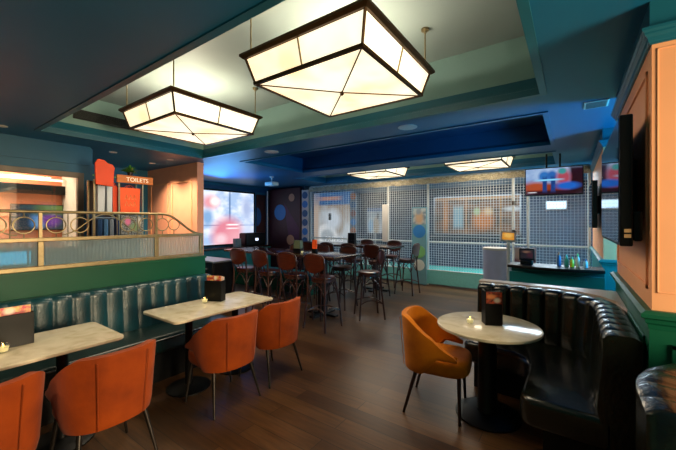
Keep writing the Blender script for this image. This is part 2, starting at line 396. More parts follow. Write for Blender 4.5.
# ------------------------------------------------------------------ pendant lamps
def make_pendant():
    t = thing('pendant_lamp', 'x', 'pendant lamp')
    b, tp, H = .53, .592, .22
    def quad_frame(name, h, z, r0, m):
        bm = B(); c = [(-h, -h), (h, -h), (h, h), (-h, h)]
        for i in range(4):
            p, q = Vector((*c[i], z)), Vector((*c[(i+1) % 4], z)); d = (q-p).normalized(); n = Vector((d.y, -d.x, 0))
            for s in (0,):
                pts = []
                for end, base in ((-1, p), (1, q)):
                    for o, zz in r0: pts.append(base+n*o+d*end*o+Vector((0, 0, zz)))
                k = len(r0); vs = [bm.verts.new(x) for x in pts]
                for j in range(k): bm.faces.new((vs[j], vs[(j+1) % k], vs[k+(j+1) % k], vs[k+j]))
        return mk(name, bm, m, t)
    quad_frame('top_frame', tp, H, [(-.03, -.02), (.012, -.02), (.035, .0), (.035, .02), (-.03, .02)], 'bronze')
    quad_frame('bottom_frame', b, 0, [(-.014, -.012), (.012, -.012), (.014, .012), (-.014, .012)], 'bronze')
    for k in range(4):
        R_ = Matrix.Rotation(k*PI/2, 4, 'Z')
        bm = B(); v = [bm.verts.new(R_ @ Vector(p)) for p in ((-b+.01, -b, .005), (b-.01, -b, .005), (tp-.015, -tp+.01, H-.015), (-tp+.015, -tp+.01, H-.015))]
        bm.faces.new(v); r = bmesh.ops.extrude_face_region(bm, geom=bm.faces[:])
        nn = R_ @ Vector((0, 1, 0))
        for x in r['geom']:
            if isinstance(x, bmesh.types.BMVert): x.co += nn*.006
        s = mk('side_pane', bm, 'diff', t)
        bm = B(); tube(bm, [R_ @ Vector((0, -b-.004, .0)), R_ @ Vector((0, -tp+.004, H-.01))], .007, 6)
        mk('glazing_bar', bm, 'brass', t)
        bm = B(); tube(bm, [R_ @ Vector((-b, -b, 0)), R_ @ Vector((-tp, -tp, H))], .011, 6)
        mk('corner_bar', bm, 'bronze', t)
        bm = B(); q = R_ @ Vector((-tp+.035, -tp+.035, H))
        cyl(bm, q, (q.x, q.y, HT-2.78-.0), .007, seg=8); mk('rod', bm, 'brass', t)
        bm = B(); lathe(bm, [(.011, .575), (.014, .59), (.035, .6), (.035, .62)], 16, (q.x, q.y)); mk('canopy', bm, 'brass', t, smooth=True)
    bm = B(); ap = bm.verts.new((0, 0, -.018)); ring4 = [bm.verts.new(p) for p in ((-b, -b, -.002), (b, -b, -.002), (b, b, -.002), (-b, b, -.002))]
    up = bm.verts.new((0, 0, .0))
    for i in range(4): bm.faces.new((ring4[i], ring4[(i+1) % 4], ap)); bm.faces.new((ring4[(i+1) % 4], ring4[i], up))
    mk('bottom_pane', bm, 'diff', t)
    for s in (1, -1):
        bm = B(); tube(bm, [(-b, -b*s, -.008), (0, 0, -.026), (b, b*s, -.008)], .006, 6); mk('cross_bar', bm, 'bronze', t)
    bm = B(); lathe(bm, [(.004, -.055), (.012, -.048), (.02, -.038), (.012, -.03), (.014, -.02)], 16); mk('finial', bm, 'bronze', t, smooth=True)
    l = bpy.data.lights.new('lamp_light', 'AREA'); l.size = 1.0; l.energy = 27; l.color = (1, .82, .60)
    o = bpy.data.objects.new('lamp_light', l); COL.objects.link(o); o.parent = t; o.location = (0, 0, -.05)
    l = bpy.data.lights.new('bulb', 'POINT'); l.shadow_soft_size = .05; l.energy = 24; l.color = (1, .85, .65)
    o = bpy.data.objects.new('bulb', l); COL.objects.link(o); o.parent = t; o.location = (0, 0, .13)
    return t
pend = make_pendant()
pend.location = (-1.675, 2.43, 2.78)
GP = 'square glowing pendant lamps'
tag(pend, 'big square glass pendant lamp nearest the viewer in the pale ceiling recess', 'pendant lamp', GP)
dup(pend, (-4.03, 2.43, 2.78), 0, 'square glass pendant lamp at the left end of the pale ceiling recess', GP)
# the far recess is lower, so these two have shorter rods
def short_lamp(loc, label):
    r = dup(pend, loc, 0, label, GP)
    for c in list(COL.objects):
        if c.parent is r and c.name.startswith('rod'):
            c.scale = (1, 1, (3.15-2.78)/(HT-2.78)*1.0) if False else (1, 1, .6)
            
        if c.parent is r and c.name.startswith('canopy'): c.location = (0, 0, -.25)
    return r
short_lamp((-4.05, 7.42, 2.78), 'square pendant lamp above the bar tables at the netting, left of two')
short_lamp((-1.62, 7.42, 2.78), 'square pendant lamp at the netting nearest the hanging television')

# ------------------------------------------------------------------ recessed downlights, speakers, vents, projector
def make_downlight(loc, label, power, color, spot=1.5, r=.045):
    t = thing('recessed_downlight', label, 'ceiling light', loc, 0, 'small recessed ceiling spots')
    mk('trim_ring', lathe(B(), [(r, -.004), (r+.012, -.006), (r+.016, 0.002), (r, .002)], 24), 'white', t, smooth=True)
    mk('lens', lathe(B(), [(r*.95, -.003), (r*.95, 0.001)], 24), emis('downlight_glow', '#fff0d0', 6), t)
    l = bpy.data.lights.new('spot', 'SPOT'); l.energy = power; l.color = color; l.spot_size = spot; l.spot_blend = 1.0; l.shadow_soft_size = .04
    o = bpy.data.objects.new('spot', l); COL.objects.link(o); o.parent = t; o.location = (0, 0, -.02)
    return t
Wm = (1, .72, .42)
make_downlight((-5.82, .95, HS), 'lit ceiling spot in the dark blue soffit above the window', 25, Wm)
make_downlight((-6.45, 2.42, HS), 'small ceiling spot above the orange jersey by the blue wall corner', 25, Wm)
make_downlight((-7.0, 3.33, HS), 'small ceiling spot just above the plant on the orange sign', 230, (1, .78, .56), 2.1)
make_downlight((-6.3, 3.33, HS), 'small ceiling spot over the end of the pink wall', 230, (1, .78, .56), 2.1)
for i, p in enumerate([(-2.7, -.35), (-1.2, -.6), (-4.3, -.45)]):  # extra spots out of view, added to light the chairs and near floor
    make_downlight((*p, HS), 'added unseen ceiling spot in the near soffit over '+['the orange chairs', 'the open floor', 'the teal banquette'][i], 60, (1, .76, .48), 2.2)
def speaker(loc, label):
    t = thing('ceiling_speaker', label, 'speaker', loc, 0, 'round ceiling speakers')
    mk('rim', lathe(B(), [(.1, -.006), (.12, -.004), (.122, .002), (.1, .002)], 32), 'white', t, smooth=True)
    mk('grille', lathe(B(), [(.102, -.004), (.102, 0.001)], 32), mat('grey_grille', '#dfe6e6', .5, bump=.3, bscale=300), t)
speaker((-1.70, 3.93, HS), 'round pale grey speaker in the soffit beside the big pendant')
speaker((-4.2, 3.97, HS), 'round pale grey speaker in the soffit nearer the projector')
t = thing('air_vent', 'dark slotted vent in the side of the pale recess', 'vent', (-5.7, 2.0, 3.125))
mk('frame', (lambda bm: (frame_x(bm, 0, -.36, .36, -.07, .07, .014, .012, 1), bm)[1])(B()), 'black', t)
bm = B()
for k in range(7): box(bm, 0.001, .01, -.35, .35, -.058+k*.018, -.05+k*.018)
mk('slats', bm, 'black', t)
mk('backing', box(B(), -.003, .003, -.35, .35, -.06, .06), mat('vent_shadow_metal', '#1b2220', .7), t)
t = thing('air_vent', 'pale vent grille on the soffit by the television wall', 'vent', (.2, 4.25, HS))
mk('frame', box(B(), -.1, .1, -.12, .12, -.012, 0), 'white', t, bev=.004)
bm = B()
for k in range(6): box(bm, -.085, .085, -.1+k*.035, -.085+k*.035, -.018, -.012)
mk('slats', bm, 'steel', t)
px, py = -6.5, 6.15
t = thing('projector', 'white ceiling projector in front of the big screen', 'projector', (px, py, 2.56))
mk('body', cushion(B(), rrect(-.16, .16, -.12, .12, .04), 0, .1, .03), 'white', t, smooth=True)
mk('lens', cyl(B(), (-.15, 0, .05), (-.18, 0, .05), .035, .03, 20), 'plastic', t, smooth=True)
mk('mount', cyl(B(), (0, 0, .1), (0, 0, HS-2.56), .015), 'white', t)
mk('mount_plate', lathe(B(), [(.06, HS-2.58), (.06, HS-2.56)], 20), 'white', t)

# ------------------------------------------------------------------ channel-tufted banquettes
def channel_back(name, path, m, cw, parent, h=.93, thick=.14, bulge=.024, zb=.42, roll=None):
    """path: dense list of (x, y, nx, ny, s): front line, normal to the sitter, arc length"""
    prof = [(.05, zb), (.055, .5), (.045, .62), (.035, .74), (.028, .82), (.03, h-.055), (.025, h-.03), (.005, h-.008), (-.025, h), (-thick*.75, h), (-thick, h-.02), (-thick, .3), (-thick, .02), (0, .02), (0, zb)]
    bm = B(); loops = []
    for x, y, nx, ny, s in path:
        f = (s/cw) % 1.0; g = math.sqrt(max(0, 1-(2*f-1)**2)); g = g**.45
        L_ = []
        for k, (d, z) in enumerate(prof):
            dd = d; zz = z
            if 0 <= k <= 5: dd = d-bulge+bulge*1.5*g*(1 if k else .6)
            elif k in (6, 7, 8): dd = d-bulge*.5+bulge*g; zz = z-.018+.022*g
            elif k == 9: zz = z-.008+.01*g
            L_.append(bm.verts.new((x+nx*dd, y+ny*dd, zz)))
        loops.append(L_)
    n = len(prof)
    for a, b in zip(loops, loops[1:]):
        for k in range(n): bm.faces.new((a[k], a[(k+1) % n], b[(k+1) % n], b[k]))
    bm.faces.new(loops[0]); bm.faces.new(loops[-1][::-1])
    o = mk(name, bm, m, parent, smooth=True)
    return o
def straight(x0, y0, x1, y1, nx, ny, s0=0, cw=.14, sub=10):
    L_ = math.hypot(x1-x0, y1-y0); n = max(2, int(L_/cw*sub))
    return [(x0+(x1-x0)*i/n, y0+(y1-y0)*i/n, nx, ny, s0+L_*i/n) for i in range(n+1)]
# left long banquette
lb = thing('banquette', 'long teal leather channel-back banquette against the green panel', 'banquette', (0, 0, 0))
channel_back('backrest', straight(-3.80, -.6, -3.80, 2.52, 1, 0), 'leather_t', .14, lb)
mk('seat', cushion(B(), [(-3.79, -.6), (-3.3, -.6), (-3.3, 2.45), (-3.34, 2.5), (-3.79, 2.5)], .30, .47, .04), 'leather_s', lb, smooth=True)
mk('piping', tube(B(), [(-3.302, -.6, .435), (-3.302, 2.47, .435)], .008), 'leather_b', lb)
mk('plinth', box(B(), -3.79, -3.38, -.6, 2.46, 0, .3), 'black', lb)
# low green wall with brass and fluted glass rail
GW = (-4.06, -3.95)
S('wall_divider', box(B(), -4.06, -3.945, -.7, 2.55, 0, 1.15), 'green')
S('trim_13', box(B(), -4.08, -3.93, -.7, 2.56, 1.13, 1.155), 'green')
rl = thing('glass_rail', 'aged brass rail with fluted glass panels and ring scrollwork on the green wall', 'railing', (-4.0, 0, 1.155))
def bar(bm, y0, y1, z0, z1, d=.02): return box(bm, -d, d, y0, y1, z0, z1)
posts = [-.13, .907, 1.945, 2.52]
mk('bottom_rail', bar(B(), -.7, 2.54, 0, .04, .028), 'brass', rl, bev=.004)
mk('middle_rail', bar(B(), -.7, 2.54, .265, .3, .026), 'brass', rl, bev=.004)
for i, y in enumerate(posts):
    mk('post', bar(B(), y-.022, y+.022, .04, .265 if i < 3 else .265, .024), 'brass', rl, bev=.004)
    if i < 3: mk('post', bar(B(), y-.012, y+.012, .3, .53, .012), 'brass', rl)
ends = [-.7]+posts
for a, b in zip(ends, ends[1:]):
    mk('glass_panel', box(B(), -.006, .006, a+.022, b-.022, .042, .263), 'fluted', rl)
# top rail, straight then swooping down like an ogee
pts = [(0, -.7, .54), (0, 1.9, .54), (0, 2.02, .54)]
for k in range(1, 13):
    f = k/12; pts.append((0, 2.02+.5*f, .54-.25*(.5-.5*math.cos(PI*f))))
mk('top_rail', tube(B(), pts, .014, 8), 'brass', rl, smooth=True)
def hoop(y, z, r):
    bm = B(); tube(bm, [(0, y+r*math.cos(a), z+r*math.sin(a)) for a in [2*PI*i/28 for i in range(28)]], .006, 6, closed=True)
    mk('ring', bm, 'brass', rl, smooth=True)
def vb(y, z0, z1): mk('spindle', cyl(B(), (0, y, z0), (0, y, z1), .005, seg=6), 'brass', rl)
for y, rr in ((2.02, .073), (2.16, .068)):
    hoop(y, .415, rr); vb(y, .3, .415-rr); vb(y, .415+rr, .535 if y < 2.1 else .50)
for s0 in (-.13, .907):
    for k in (.115, .30, .74, .925):
        hoop(s0+k, .415, .073); vb(s0+k, .3, .342); vb(s0+k, .488, .54)
    for k in (.205, .41, .63, .835): vb(s0+k, .3, .54)
    for sg in (1, -1):
        bm = B(); P_ = []
        for q in range(17):
            f = q/16; P_.append((.0, s0+.52+sg*(.36*f), .525-.2*(.5-.5*math.cos(PI*f))))
        tube(bm, P_, .006, 6); mk('scroll', bm, 'brass', rl, smooth=True)
for k in (-.25, -.45, -.62): hoop(k, .415, .073); vb(k, .3, .342); vb(k, .488, .54)

# curved booth on the right
def booth(name, label, cat, pathpts, cw, seat_poly, plinth_poly, loc=(0, 0, 0)):
    t = thing(name, label, cat, loc)
    channel_back('backrest', pathpts, 'leather_b', cw, t, h=.95)
    if seat_poly:
        mk('seat', cushion(B(), seat_poly, .26, .455, .045), 'leather_b', t, smooth=True)
        mk('plinth', prism(B(), plinth_poly, 0, .26), 'black', t)
    return t
p = straight(-.82, 3.74, -.25, 3.74, 0, -1, 0, .15)
s0 = p[-1][4]; R0 = .43
for k in range(1, 46):
    a = PI/2*k/45; p.append((-.25+R0*math.sin(a), 3.31+R0*math.cos(a), -math.sin(a), -math.cos(a), s0+R0*a))
s1 = p[-1][4]
p += straight(.18, 3.31, .18, 2.47, -1, 0, s1, .15)[1:]
seat = [(-.86, 3.72), (-.86, 3.36)]
seat += [(-.85+.06*(1-math.cos(a)), 3.36-.06*math.sin(a)) for a in (.5, 1.0, 1.5)]
seat += [(-.62, 3.28), (-.42, 3.25), (-.34, 3.2), (-.29, 3.1), (-.285, 2.9), (-.29, 2.56), (-.27, 2.5), (-.22, 2.47), (.17, 2.47), (.17, 3.31)]
seat += [(-.25+.42*math.cos(a), 3.31+.42*math.sin(a)) for a in (.4, .8, 1.2)]
seat += [(-.25, 3.73)]
seat = seat[::-1]
booth('banquette', 'curved black leather booth round the marble pedestal table', 'banquette', p, .15, seat,
      [(-.78, 3.72), (-.78, 3.4), (-.35, 3.38), (-.2, 3.3), (-.16, 2.62), (.17, 2.62), (.17, 3.31), (0, 3.6), (-.25, 3.72)])
# pale ledge filling the corner behind the booth
S('wall_ledge', (lambda bm: (box(bm, -.82, RX-.02, 3.9, 4.0, 0, .93), bm)[1])(B()), 'green')
bm = B(); prism(bm, [(-.84, 3.885), (-.25, 3.885)]+[(-.25+.58*math.sin(a), 3.31+.575*math.cos(a)) for a in (.3, .6, .9, 1.2)]+[(.335, 3.2), (.335, 4.02), (-.84, 4.02)], .93, .955)
S('trim_14', bm, 'shelf')
# second booth, near right
p2 = straight(.36, 1.55, .36, 1.75, 1, 0, 0, .13)
q_ = p2[-1][4]
for k in range(1, 46):
    a = PI/2*k/45; p2.append((.81-.45*math.cos(a), 1.75+.45*math.sin(a), math.cos(a), -math.sin(a), q_+.45*a))
p2 += straight(.81, 2.2, 1.9, 2.2, 0, -1, p2[-1][4], .13)[1:]
t = thing('banquette', 'rounded end of a second leather booth at the green wainscot, nearest the viewer', 'banquette')
channel_back('backrest', p2, 'leather_b', .13, t, h=.955, thick=.15)
mk('seat', cushion(B(), [(.37, 1.56), (.8, 1.56), (.84, 1.72), (1.9, 1.74), (1.9, 2.19), (.82, 2.19), (.5, 2.06), (.38, 1.8)], .28, .455, .04), 'leather_b', t, smooth=True)
mk('plinth', box(B(), .55, 1.85, 1.8, 2.05, 0, .28), 'black', t)

# ------------------------------------------------------------------ tables
def rect_table(y0, y1, label):
    cx, cy = -3.04, (y0+y1)/2; hy = (y1-y0)/2
    t = thing('dining_table', label, 'table', (cx, cy, 0), 0, 'marble tables along the teal banquette')
    mk('tabletop', cushion(B(), rrect(-.31, .31, -hy, hy, .05), .725, .75, .006, steps=3), 'marble', t, smooth=True)
    mk('top_support', box(B(), -.2, .2, -hy+.15, hy-.15, .70, .725), 'black', t)
    for s in (-1, 1):
        mk('pedestal', cyl(B(), (0, s*(hy-.3), .03), (0, s*(hy-.3), .70), .035, seg=20), 'black', t, smooth=True)
        mk('base', lathe(B(), [(.2, 0), (.2, .012), (.16, .022), (.05, .035)], 32, (0, s*(hy-.3))), 'black', t, smooth=True)
rect_table(-.02, 1.11, 'cream marble table, the nearer one on the teal banquette')
rect_table(1.49, 2.63, 'cream marble table, the farther one on the teal banquette')
RT = (-.575, 2.965)
t = thing('round_table', 'round cream marble table on a black pedestal inside the curved booth', 'table', (*RT, 0))
mk('tabletop', lathe(B(), [(.382, .722), (.397, .727), (.40, .736), (.397, .746), (.387, .75)], 64), 'marble', t, smooth=True)
mk('pedestal', lathe(B(), [(.09, .02), (.075, .05), (.07, .68), (.12, .70), (.16, .722)], 32), 'black', t, smooth=True)
mk('base', lathe(B(), [(.25, 0), (.25, .012), (.22, .022), (.09, .04)], 48), 'black', t, smooth=True)

def bar_table(x0, x1, y0, y1, label):
    cx, cy = (x0+x1)/2, (y0+y1)/2; hx, hy = (x1-x0)/2, (y1-y0)/2
    t = thing('bar_table', label, 'bar table', (cx, cy, 0), 0, 'high dark wooden tables')
    mk('tabletop', cushion(B(), rrect(-hx, hx, -hy, hy, .03), 1.01, 1.05, .006, steps=2), 'bartop', t, smooth=True)
    for s in (-1, 1):
        xx = s*(hx-.55)
        mk('pedestal', box(B(), xx-.06, xx+.06, -.06, .06, .03, 1.01), 'black', t, bev=.004)
        bm = B(); box(bm, xx-.05, xx+.05, -.3, .3, 0, .035); box(bm, xx-.3, xx+.3, -.05, .05, 0, .034)
        mk('base', bm, 'black', t, bev=.006)
        mk('bracket', box(B(), xx-.25, xx+.25, -.25, .25, .99, 1.01), 'black', t)
bar_table(-5.75, -2.98, 4.12, 4.95, 'long high dark wood table nearer the marble tables')
bar_table(-6.0, -3.22, 6.5, 7.3, 'long high dark wood table right in front of the netting')

# ------------------------------------------------------------------ tub chairs
def make_chair(vel, legm, label, group=None, round_leg=True):
    t = thing('tub_chair', label, 'chair', group=group)
    # plan path of the shell: front is +Y
    N = 44; bm = B(); rows = []
    for i in range(N+1):
        u = -1+2*i/N; a = abs(u)
        ang = a*PI*.5/.66 if a < .66 else PI/2
        if a < .66:
            x = .238*math.sin(ang)**.82; y = -.02-.235*(max(0, math.cos(ang)))**.78
        else:
            f = (a-.66)/.34; x = .238-.010*f*f; y = -.02+.20*f
        x = math.copysign(x, u) if u else 0
        # height of the top edge and the lower edge
        f = max(0, (a-.30)/.70); f = f*f*(3-2*f)
        zt = .80-.265*f - (.03*max(0, (a-.93)/.07))
        g = max(0, min(1, (a-.55)/.2)); g = g*g*(3-2*g)
        zb = .355+.15*g
        col = []
        for j in range(11):
            h = j/10; z = zb+(zt-zb)*h
            lean = 1+.12*((z-.36)/.44)
            yy = y-.03 if False else y
            k = (1-.55*max(0, (a-.66)/.34))
            xo = x*(1+(lean-1)*k) ; yo = -.02+(yy+.02)*(1+(lean-1)*1.1*k) if y < -.02 else yy
            if j == 0: xo *= .97
            col.append(bm.verts.new((xo, yo, z)))
        rows.append(col)
    for a_, b_ in zip(rows, rows[1:]):
        for j in range(10): bm.faces.new((a_[j], b_[j], b_[j+1], a_[j+1]))
    sh = mk('backrest', bm, vel, t, smooth=True)
    md = sh.modifiers.new('thick', 'SOLIDIFY'); md.thickness = .045; md.offset = 0; md.use_rim = True
    md = sh.modifiers.new('round', 'BEVEL'); md.width = .02; md.segments = 3; md.limit_method = 'ANGLE'; md.angle_limit = math.radians(60)
    outl = []
    for k in range(36):
        a = 2*PI*k/36; c, s = math.cos(a), math.sin(a)
        outl.append((.232*math.copysign(abs(c)**.55, c), .03+.24*math.copysign(abs(s)**.6, s)))
    mk('seat', cushion(B(), outl, .34, .475, .045), vel, t, smooth=True)
    # stitched seams on the outer back
    for s in (-1, 1):
        bm = B(); tube(bm, [(s*.13*(1+.12*h)*1.0, -.02-.256*(1+.132*h)+.006, .36+.42*h) for h in (0, .25, .5, .75, .98)], .003, 5)
        mk('seam', bm, vel, t)
    for sx in (-1, 1):
        for sy in (-1, 1):
            top = (sx*.18, .02+sy*.17, .36); ft = (sx*.235, .0+(.2 if sy > 0 else -.245), 0)
            mk('leg', cyl(B(), ft, top, .009 if round_leg else .011, .017, 12), legm, t, smooth=True)
    return t
GC = 'orange velvet tub chairs at the marble tables'
ch = make_chair('orange_velvet', 'gun', 'orange velvet tub chair, nearest the viewer and cut by the frame', GC)
ch.location = (-2.57, .30, 0); ch.rotation_euler = (0, 0, PI/2+.02)
dup(ch, (-2.56, .90, 0), PI/2+.03, 'orange velvet tub chair at the near end of the first marble table, second nearest', GC)
dup(ch, (-2.60, 1.85, 0), PI/2-.03, 'orange velvet tub chair at the farther marble table, nearer of its pair', GC)
dup(ch, (-2.62, 2.45, 0), PI/2+.02, 'orange velvet tub chair at the farther marble table, beside the bar stools', GC)
c2_ = make_chair('mustard_velvet', 'darkwood', 'mustard velvet tub chair at the round marble table', None, False)
c2_.location = (-.955, 2.87, 0); c2_.rotation_euler = (0, 0, -PI/2+.16)

# ------------------------------------------------------------------ bentwood bar stools
def make_stool():
    t = thing('bar_stool', 'x', 'bar stool')
    mk('seat', lathe(B(), [(.17, .735), (.185, .742), (.19, .755), (.185, .77), (.165, .776), (.08, .772)], 32), 'stoolwood', t, smooth=True)
    mk('seat_ring', lathe(B(), [(.165, .70), (.178, .70), (.178, .737), (.165, .737)], 32), 'stoolframe', t, smooth=True)
    for sx in (-1, 1):
        mk('leg', tube(B(), [(sx*.205, .205, 0), (sx*.185, .185, .25), (sx*.155, .15, .55), (sx*.13, .125, .735)], lambda f: .014+.004*f, 8), 'stoolframe', t, smooth=True)
        mk('leg', tube(B(), [(sx*.205, -.22, 0), (sx*.185, -.195, .25), (sx*.165, -.165, .55), (sx*.16, -.165, .75), (sx*.175, -.19, .9), (sx*.19, -.215, 1.0)], lambda f: .016-.002*f, 8), 'stoolframe', t, smooth=True)
    # bent hoop over the back
    P_ = []
    for k in range(17):
        a = PI*k/16; P_.append((.19*math.cos(a), -.215-.02*math.sin(a), 1.0+.125*math.sin(a)**.45))
    mk('back_frame', tube(B(), P_, .014, 8), 'stoolframe', t, smooth=True)
    # curved wooden back panel
    bm = B(); rows = []
    for k in range(15):
        a = PI*(k+.5)/15; x = -.178*math.cos(a); zt = 1.0+.112*math.sin(a)**.45; zb = .93-.085*math.sin(a)**1.5
        y = -.2-.035*math.sin(a)
        rows.append([bm.verts.new((x, y+.006, zb)), bm.verts.new((x, y-.012, zt)), bm.verts.new((x, y-.024, zt)), bm.verts.new((x, y-.006, zb))])
    for a_, b_ in zip(rows, rows[1:]):
        for j in range(4): bm.faces.new((a_[j], a_[(j+1) % 4], b_[(j+1) % 4], b_[j]))
    bm.faces.new(rows[0]); bm.faces.new(rows[-1][::-1])
    mk('backrest', bm, 'stoolwood', t, smooth=True)
    for x in (-.09, 0, .09):
        mk('spindle', tube(B(), [(x*.8, -.165, .77), (x*1.1, -.205, .83), (x, -.225, .9)], .007, 6), 'stoolframe', t, smooth=True)
    # curved stretchers between neighbouring legs
    F = [(.19, .192), (-.19, .192), (-.19, -.2), (.19, -.2)]
    for k in range(4):
        a, b = Vector((*F[k], .25)), Vector((*F[(k+1) % 4], .25)); pts = []
        for q in range(9):
            f = q/8; v_ = a.lerp(b, f); inw = Vector((0, 0, .25))-((a+b)/2); inw.z = 0
            v_ += inw*.35*math.sin(PI*f); v_.z = .25+.05*math.sin(PI*f); pts.append(v_)
        mk('stretcher', tube(B(), pts, .010, 6), 'stoolframe', t, smooth=True)
        # corner brackets beneath the seat
        pts = []
        for q in range(7):
            f = q/6; v_ = a.lerp(b, .02+.96*f)*.82; v_.z = .5+.17*math.sin(PI*f); pts.append(v_)
        mk('brace', tube(B(), pts, .008, 6), 'stoolframe', t, smooth=True)
    return t
st = make_stool()
# seat front is +Y
near1 = [(-3.10, 3.99, .0), (-3.66, 3.98, .05), (-4.25, 3.97, -.04), (-4.86, 3.99, .06)]
names1 = ['bentwood bar stool on the near side of the high table, at its right corner', 'bentwood bar stool on the near side of the high table, second from right',
          'bentwood bar stool on the near side of the high table, third from right', 'bentwood bar stool on the near side of the high table, farthest left']
G1, G2 = 'bar stools at the near high table', 'bar stools at the netting table'
for i, (x, y, r) in enumerate(near1):
    if i == 0:
        st.location = (x, y, 0); st.rotation_euler = (0, 0, r); tag(st, names1[0], 'bar stool', G1)
    else: dup(st, (x, y, 0), r, names1[i], G1)
dup(st, (-2.80, 4.86, 0), 2.35, 'dark bentwood bar stool at the end of the near high table, seat in full view', G1)
for x, n in ((-3.55, 'behind the orange menu'), (-4.2, 'behind the green menu block'), (-4.9, 'at its screen end')):
    dup(st, (x, 5.15, 0), PI, 'bar stool on the far side of the near high table, '+n, G1)
for i, x in enumerate((-3.42, -4.02, -4.62, -5.2)):
    dup(st, (x, 6.28, 0), .04*(i-1), ['bar stool on the near side of the netting table, by its open corner', 'bar stool on the near side of the netting table, next in from the corner',
        'bar stool on the near side of the netting table, third from its open corner', 'bar stool on the near side of the netting table, farthest from its open corner'][i], G2)
dup(st, (-3.02, 6.95, 0), PI/2, 'dark bar stool standing alone at the end of the netting table', G2)
dup(st, (-3.7, 7.5, 0), PI, 'dark bar stool between the netting table and the netting, nearer its open end', G2)
dup(st, (-4.5, 7.5, 0), PI, 'dark bar stool between the netting table and the netting, farther in', G2)

# green bench in the back area, service cabinet
t = thing('bench', 'low green upholstered bench behind the near bar stools', 'bench', (-6.0, 5.72, 0))
mk('seat', cushion(B(), rrect(-1.5, 1.4, -.22, .2, .04), .34, .46, .03), 'teal', t, smooth=True)
mk('plinth', box(B(), -1.46, 1.36, -.2, .17, 0, .34), 'green', t)
t = thing('cabinet', 'black service cabinet with steel handles past the banquette end', 'cabinet', (-5.58, 3.68, 0))
mk('body', box(B(), -.5, .48, -.22, .22, .08, .88), 'plastic', t, bev=.005)
mk('worktop', box(B(), -.52, .5, -.24, .24, .88, .91), 'steel', t, bev=.004)
mk('plinth', box(B(), -.48, .46, -.19, .2, 0, .08), 'black', t)
for k in range(2):
    d = mk('door', box(B(), -.48+k*.49, -.01+k*.47, -.235, -.22, .42, .86), 'black', t, bev=.003)
    mk('handle', box(B(), -.33+k*.49, -.16+k*.47, -.262, -.235, .76, .775), 'steel', d)
    d = mk('drawer', box(B(), -.48+k*.49, -.01+k*.47, -.235, -.22, .1, .40), 'teal', t, bev=.003)
    mk('handle', box(B(), -.46+k*.49, -.03+k*.47, -.262, -.235, .37, .385), 'steel', d)
# shelf under the projection screen and black box on it
t = thing('sideboard', 'long dark green sideboard below the projection screen', 'sideboard', (-8.6, 6.0, 0))
mk('body', box(B(), -.26, .2, -1.6, 1.9, .0, .78), 'teal', t, bev=.005)
mk('top', box(B(), -.28, .24, -1.62, 1.92, .78, .83), 'bartop', t, bev=.005)
t = thing('games_machine', 'black box with a small white light beside the projection screen', 'machine', (-8.55, 7.25, .83))
mk('body', cushion(B(), rrect(-.2, .2, -.42, .42, .08), 0, .42, .05), 'plastic', t, smooth=True)
mk('display', box(B(), .198, .206, -.06, .06, .17, .25), emis('small_white_display', '#dfe8ff', 1.5), t)
o = tag(mk('menu_block', box(B(), -.07, .07, -.1, .1, 0, .26), mat('grey_card', '#6f7c7c', .6), bev=.004), 'grey menu block on the sideboard in front of the screen', 'menu'); o.location = (-8.45, 6.55, .83)

# projection screen
scr = picture('projected_match', 1, 2, '#e6edf8', '#a3bee2', 5, [
    ('e', .45, .78, .09, .12, '#e39aa4', .5), ('e', .50, .80, .05, .08, '#f6ece8', .4), ('e', .42, .5, .06, .14, '#7fa6d2', .5), ('r', .68, .7, .01, .33, '#5d7cab', .5),
    ('r', .6, .36, .6, .012, '#7d97c0', .5), ('e', .66, .18, .19, .32, '#d87f90', .3), ('r', .72, .37, .07, .014, '#f8f4f6', .4), ('r', .72, .30, .07, .014, '#f8f4f6', .4),
    ('e', .78, .12, .14, .16, '#e2a0aa', .6), ('e', .92, .16, .09, .2, '#c4cfe8', .5), ('e', .9, .7, .06, .2, '#a5b3d6', .6), ('e', .57, .1, .07, .1, '#e8c4cc', .5)], emit=1.25)
t = thing('projection_screen', 'big bright projection screen showing a blurred match', 'screen', (-8.88, 6.0, 0))
mk('picture_surface', box(B(), 0, .02, -1.45, 1.55, .90, 2.56), scr, t)
mk('border', (lambda bm: (frame_x(bm, 0, -1.5, 1.6, .86, 2.6, .05, .03, 1), bm)[1])(B()), 'plastic', t)

# coloured panels in the far corner
def disc_y(name, x, z, r, Y, m, parent, th=.008, front=-1):
    bm = B(); cyl(bm, (x, Y, z), (x, Y+front*th, z), r, r, 40); return mk(name, bm, m, parent)
t = thing('wall_panel', 'dark maroon wall panel with one big blue disc', 'panel', (-8.1, 8.2, 0))
mk('board', box(B(), -.75, .78, -.03, 0, .1, 2.7), 'maroon', t)
md_ = {k: mat(k+'_disc_paint', c, .5, var=.04) for k, c in dict(blue='#2f7fc8', tan='#b98a6c', deepblue='#2a5c8c', green='#7fc07a', pale='#dfe3dc', orange='#c4703c', rust='#8a4a3c').items()}
disc_y('big_disc', -.12, 1.93, .27, -.03, md_['blue'], t); disc_y('small_disc', .42, 2.42, .13, -.03, md_['tan'], t); disc_y('low_disc', .37, 1.0, .17, -.03, md_['tan'], t)
bm = B(); v = [bm.verts.new(p) for p in ((.05, -.032, 2.3), (.75, -.032, 1.4), (.75, -.032, .8), (.3, -.032, 1.0))]; bm.faces.new(v)
r_ = bmesh.ops.extrude_face_region(bm, geom=bm.faces[:]); [setattr(x, 'co', x.co+Vector((0, -.004, 0))) for x in r_['geom'] if isinstance(x, bmesh.types.BMVert)]
mk('beam_stripe', bm, mat('purple_paint', '#4b1440', .5), t)
t = thing('wall_panel', 'narrow brown panel with half a blue disc beside the projection screen', 'panel', (-8.9, 7.95, 0))
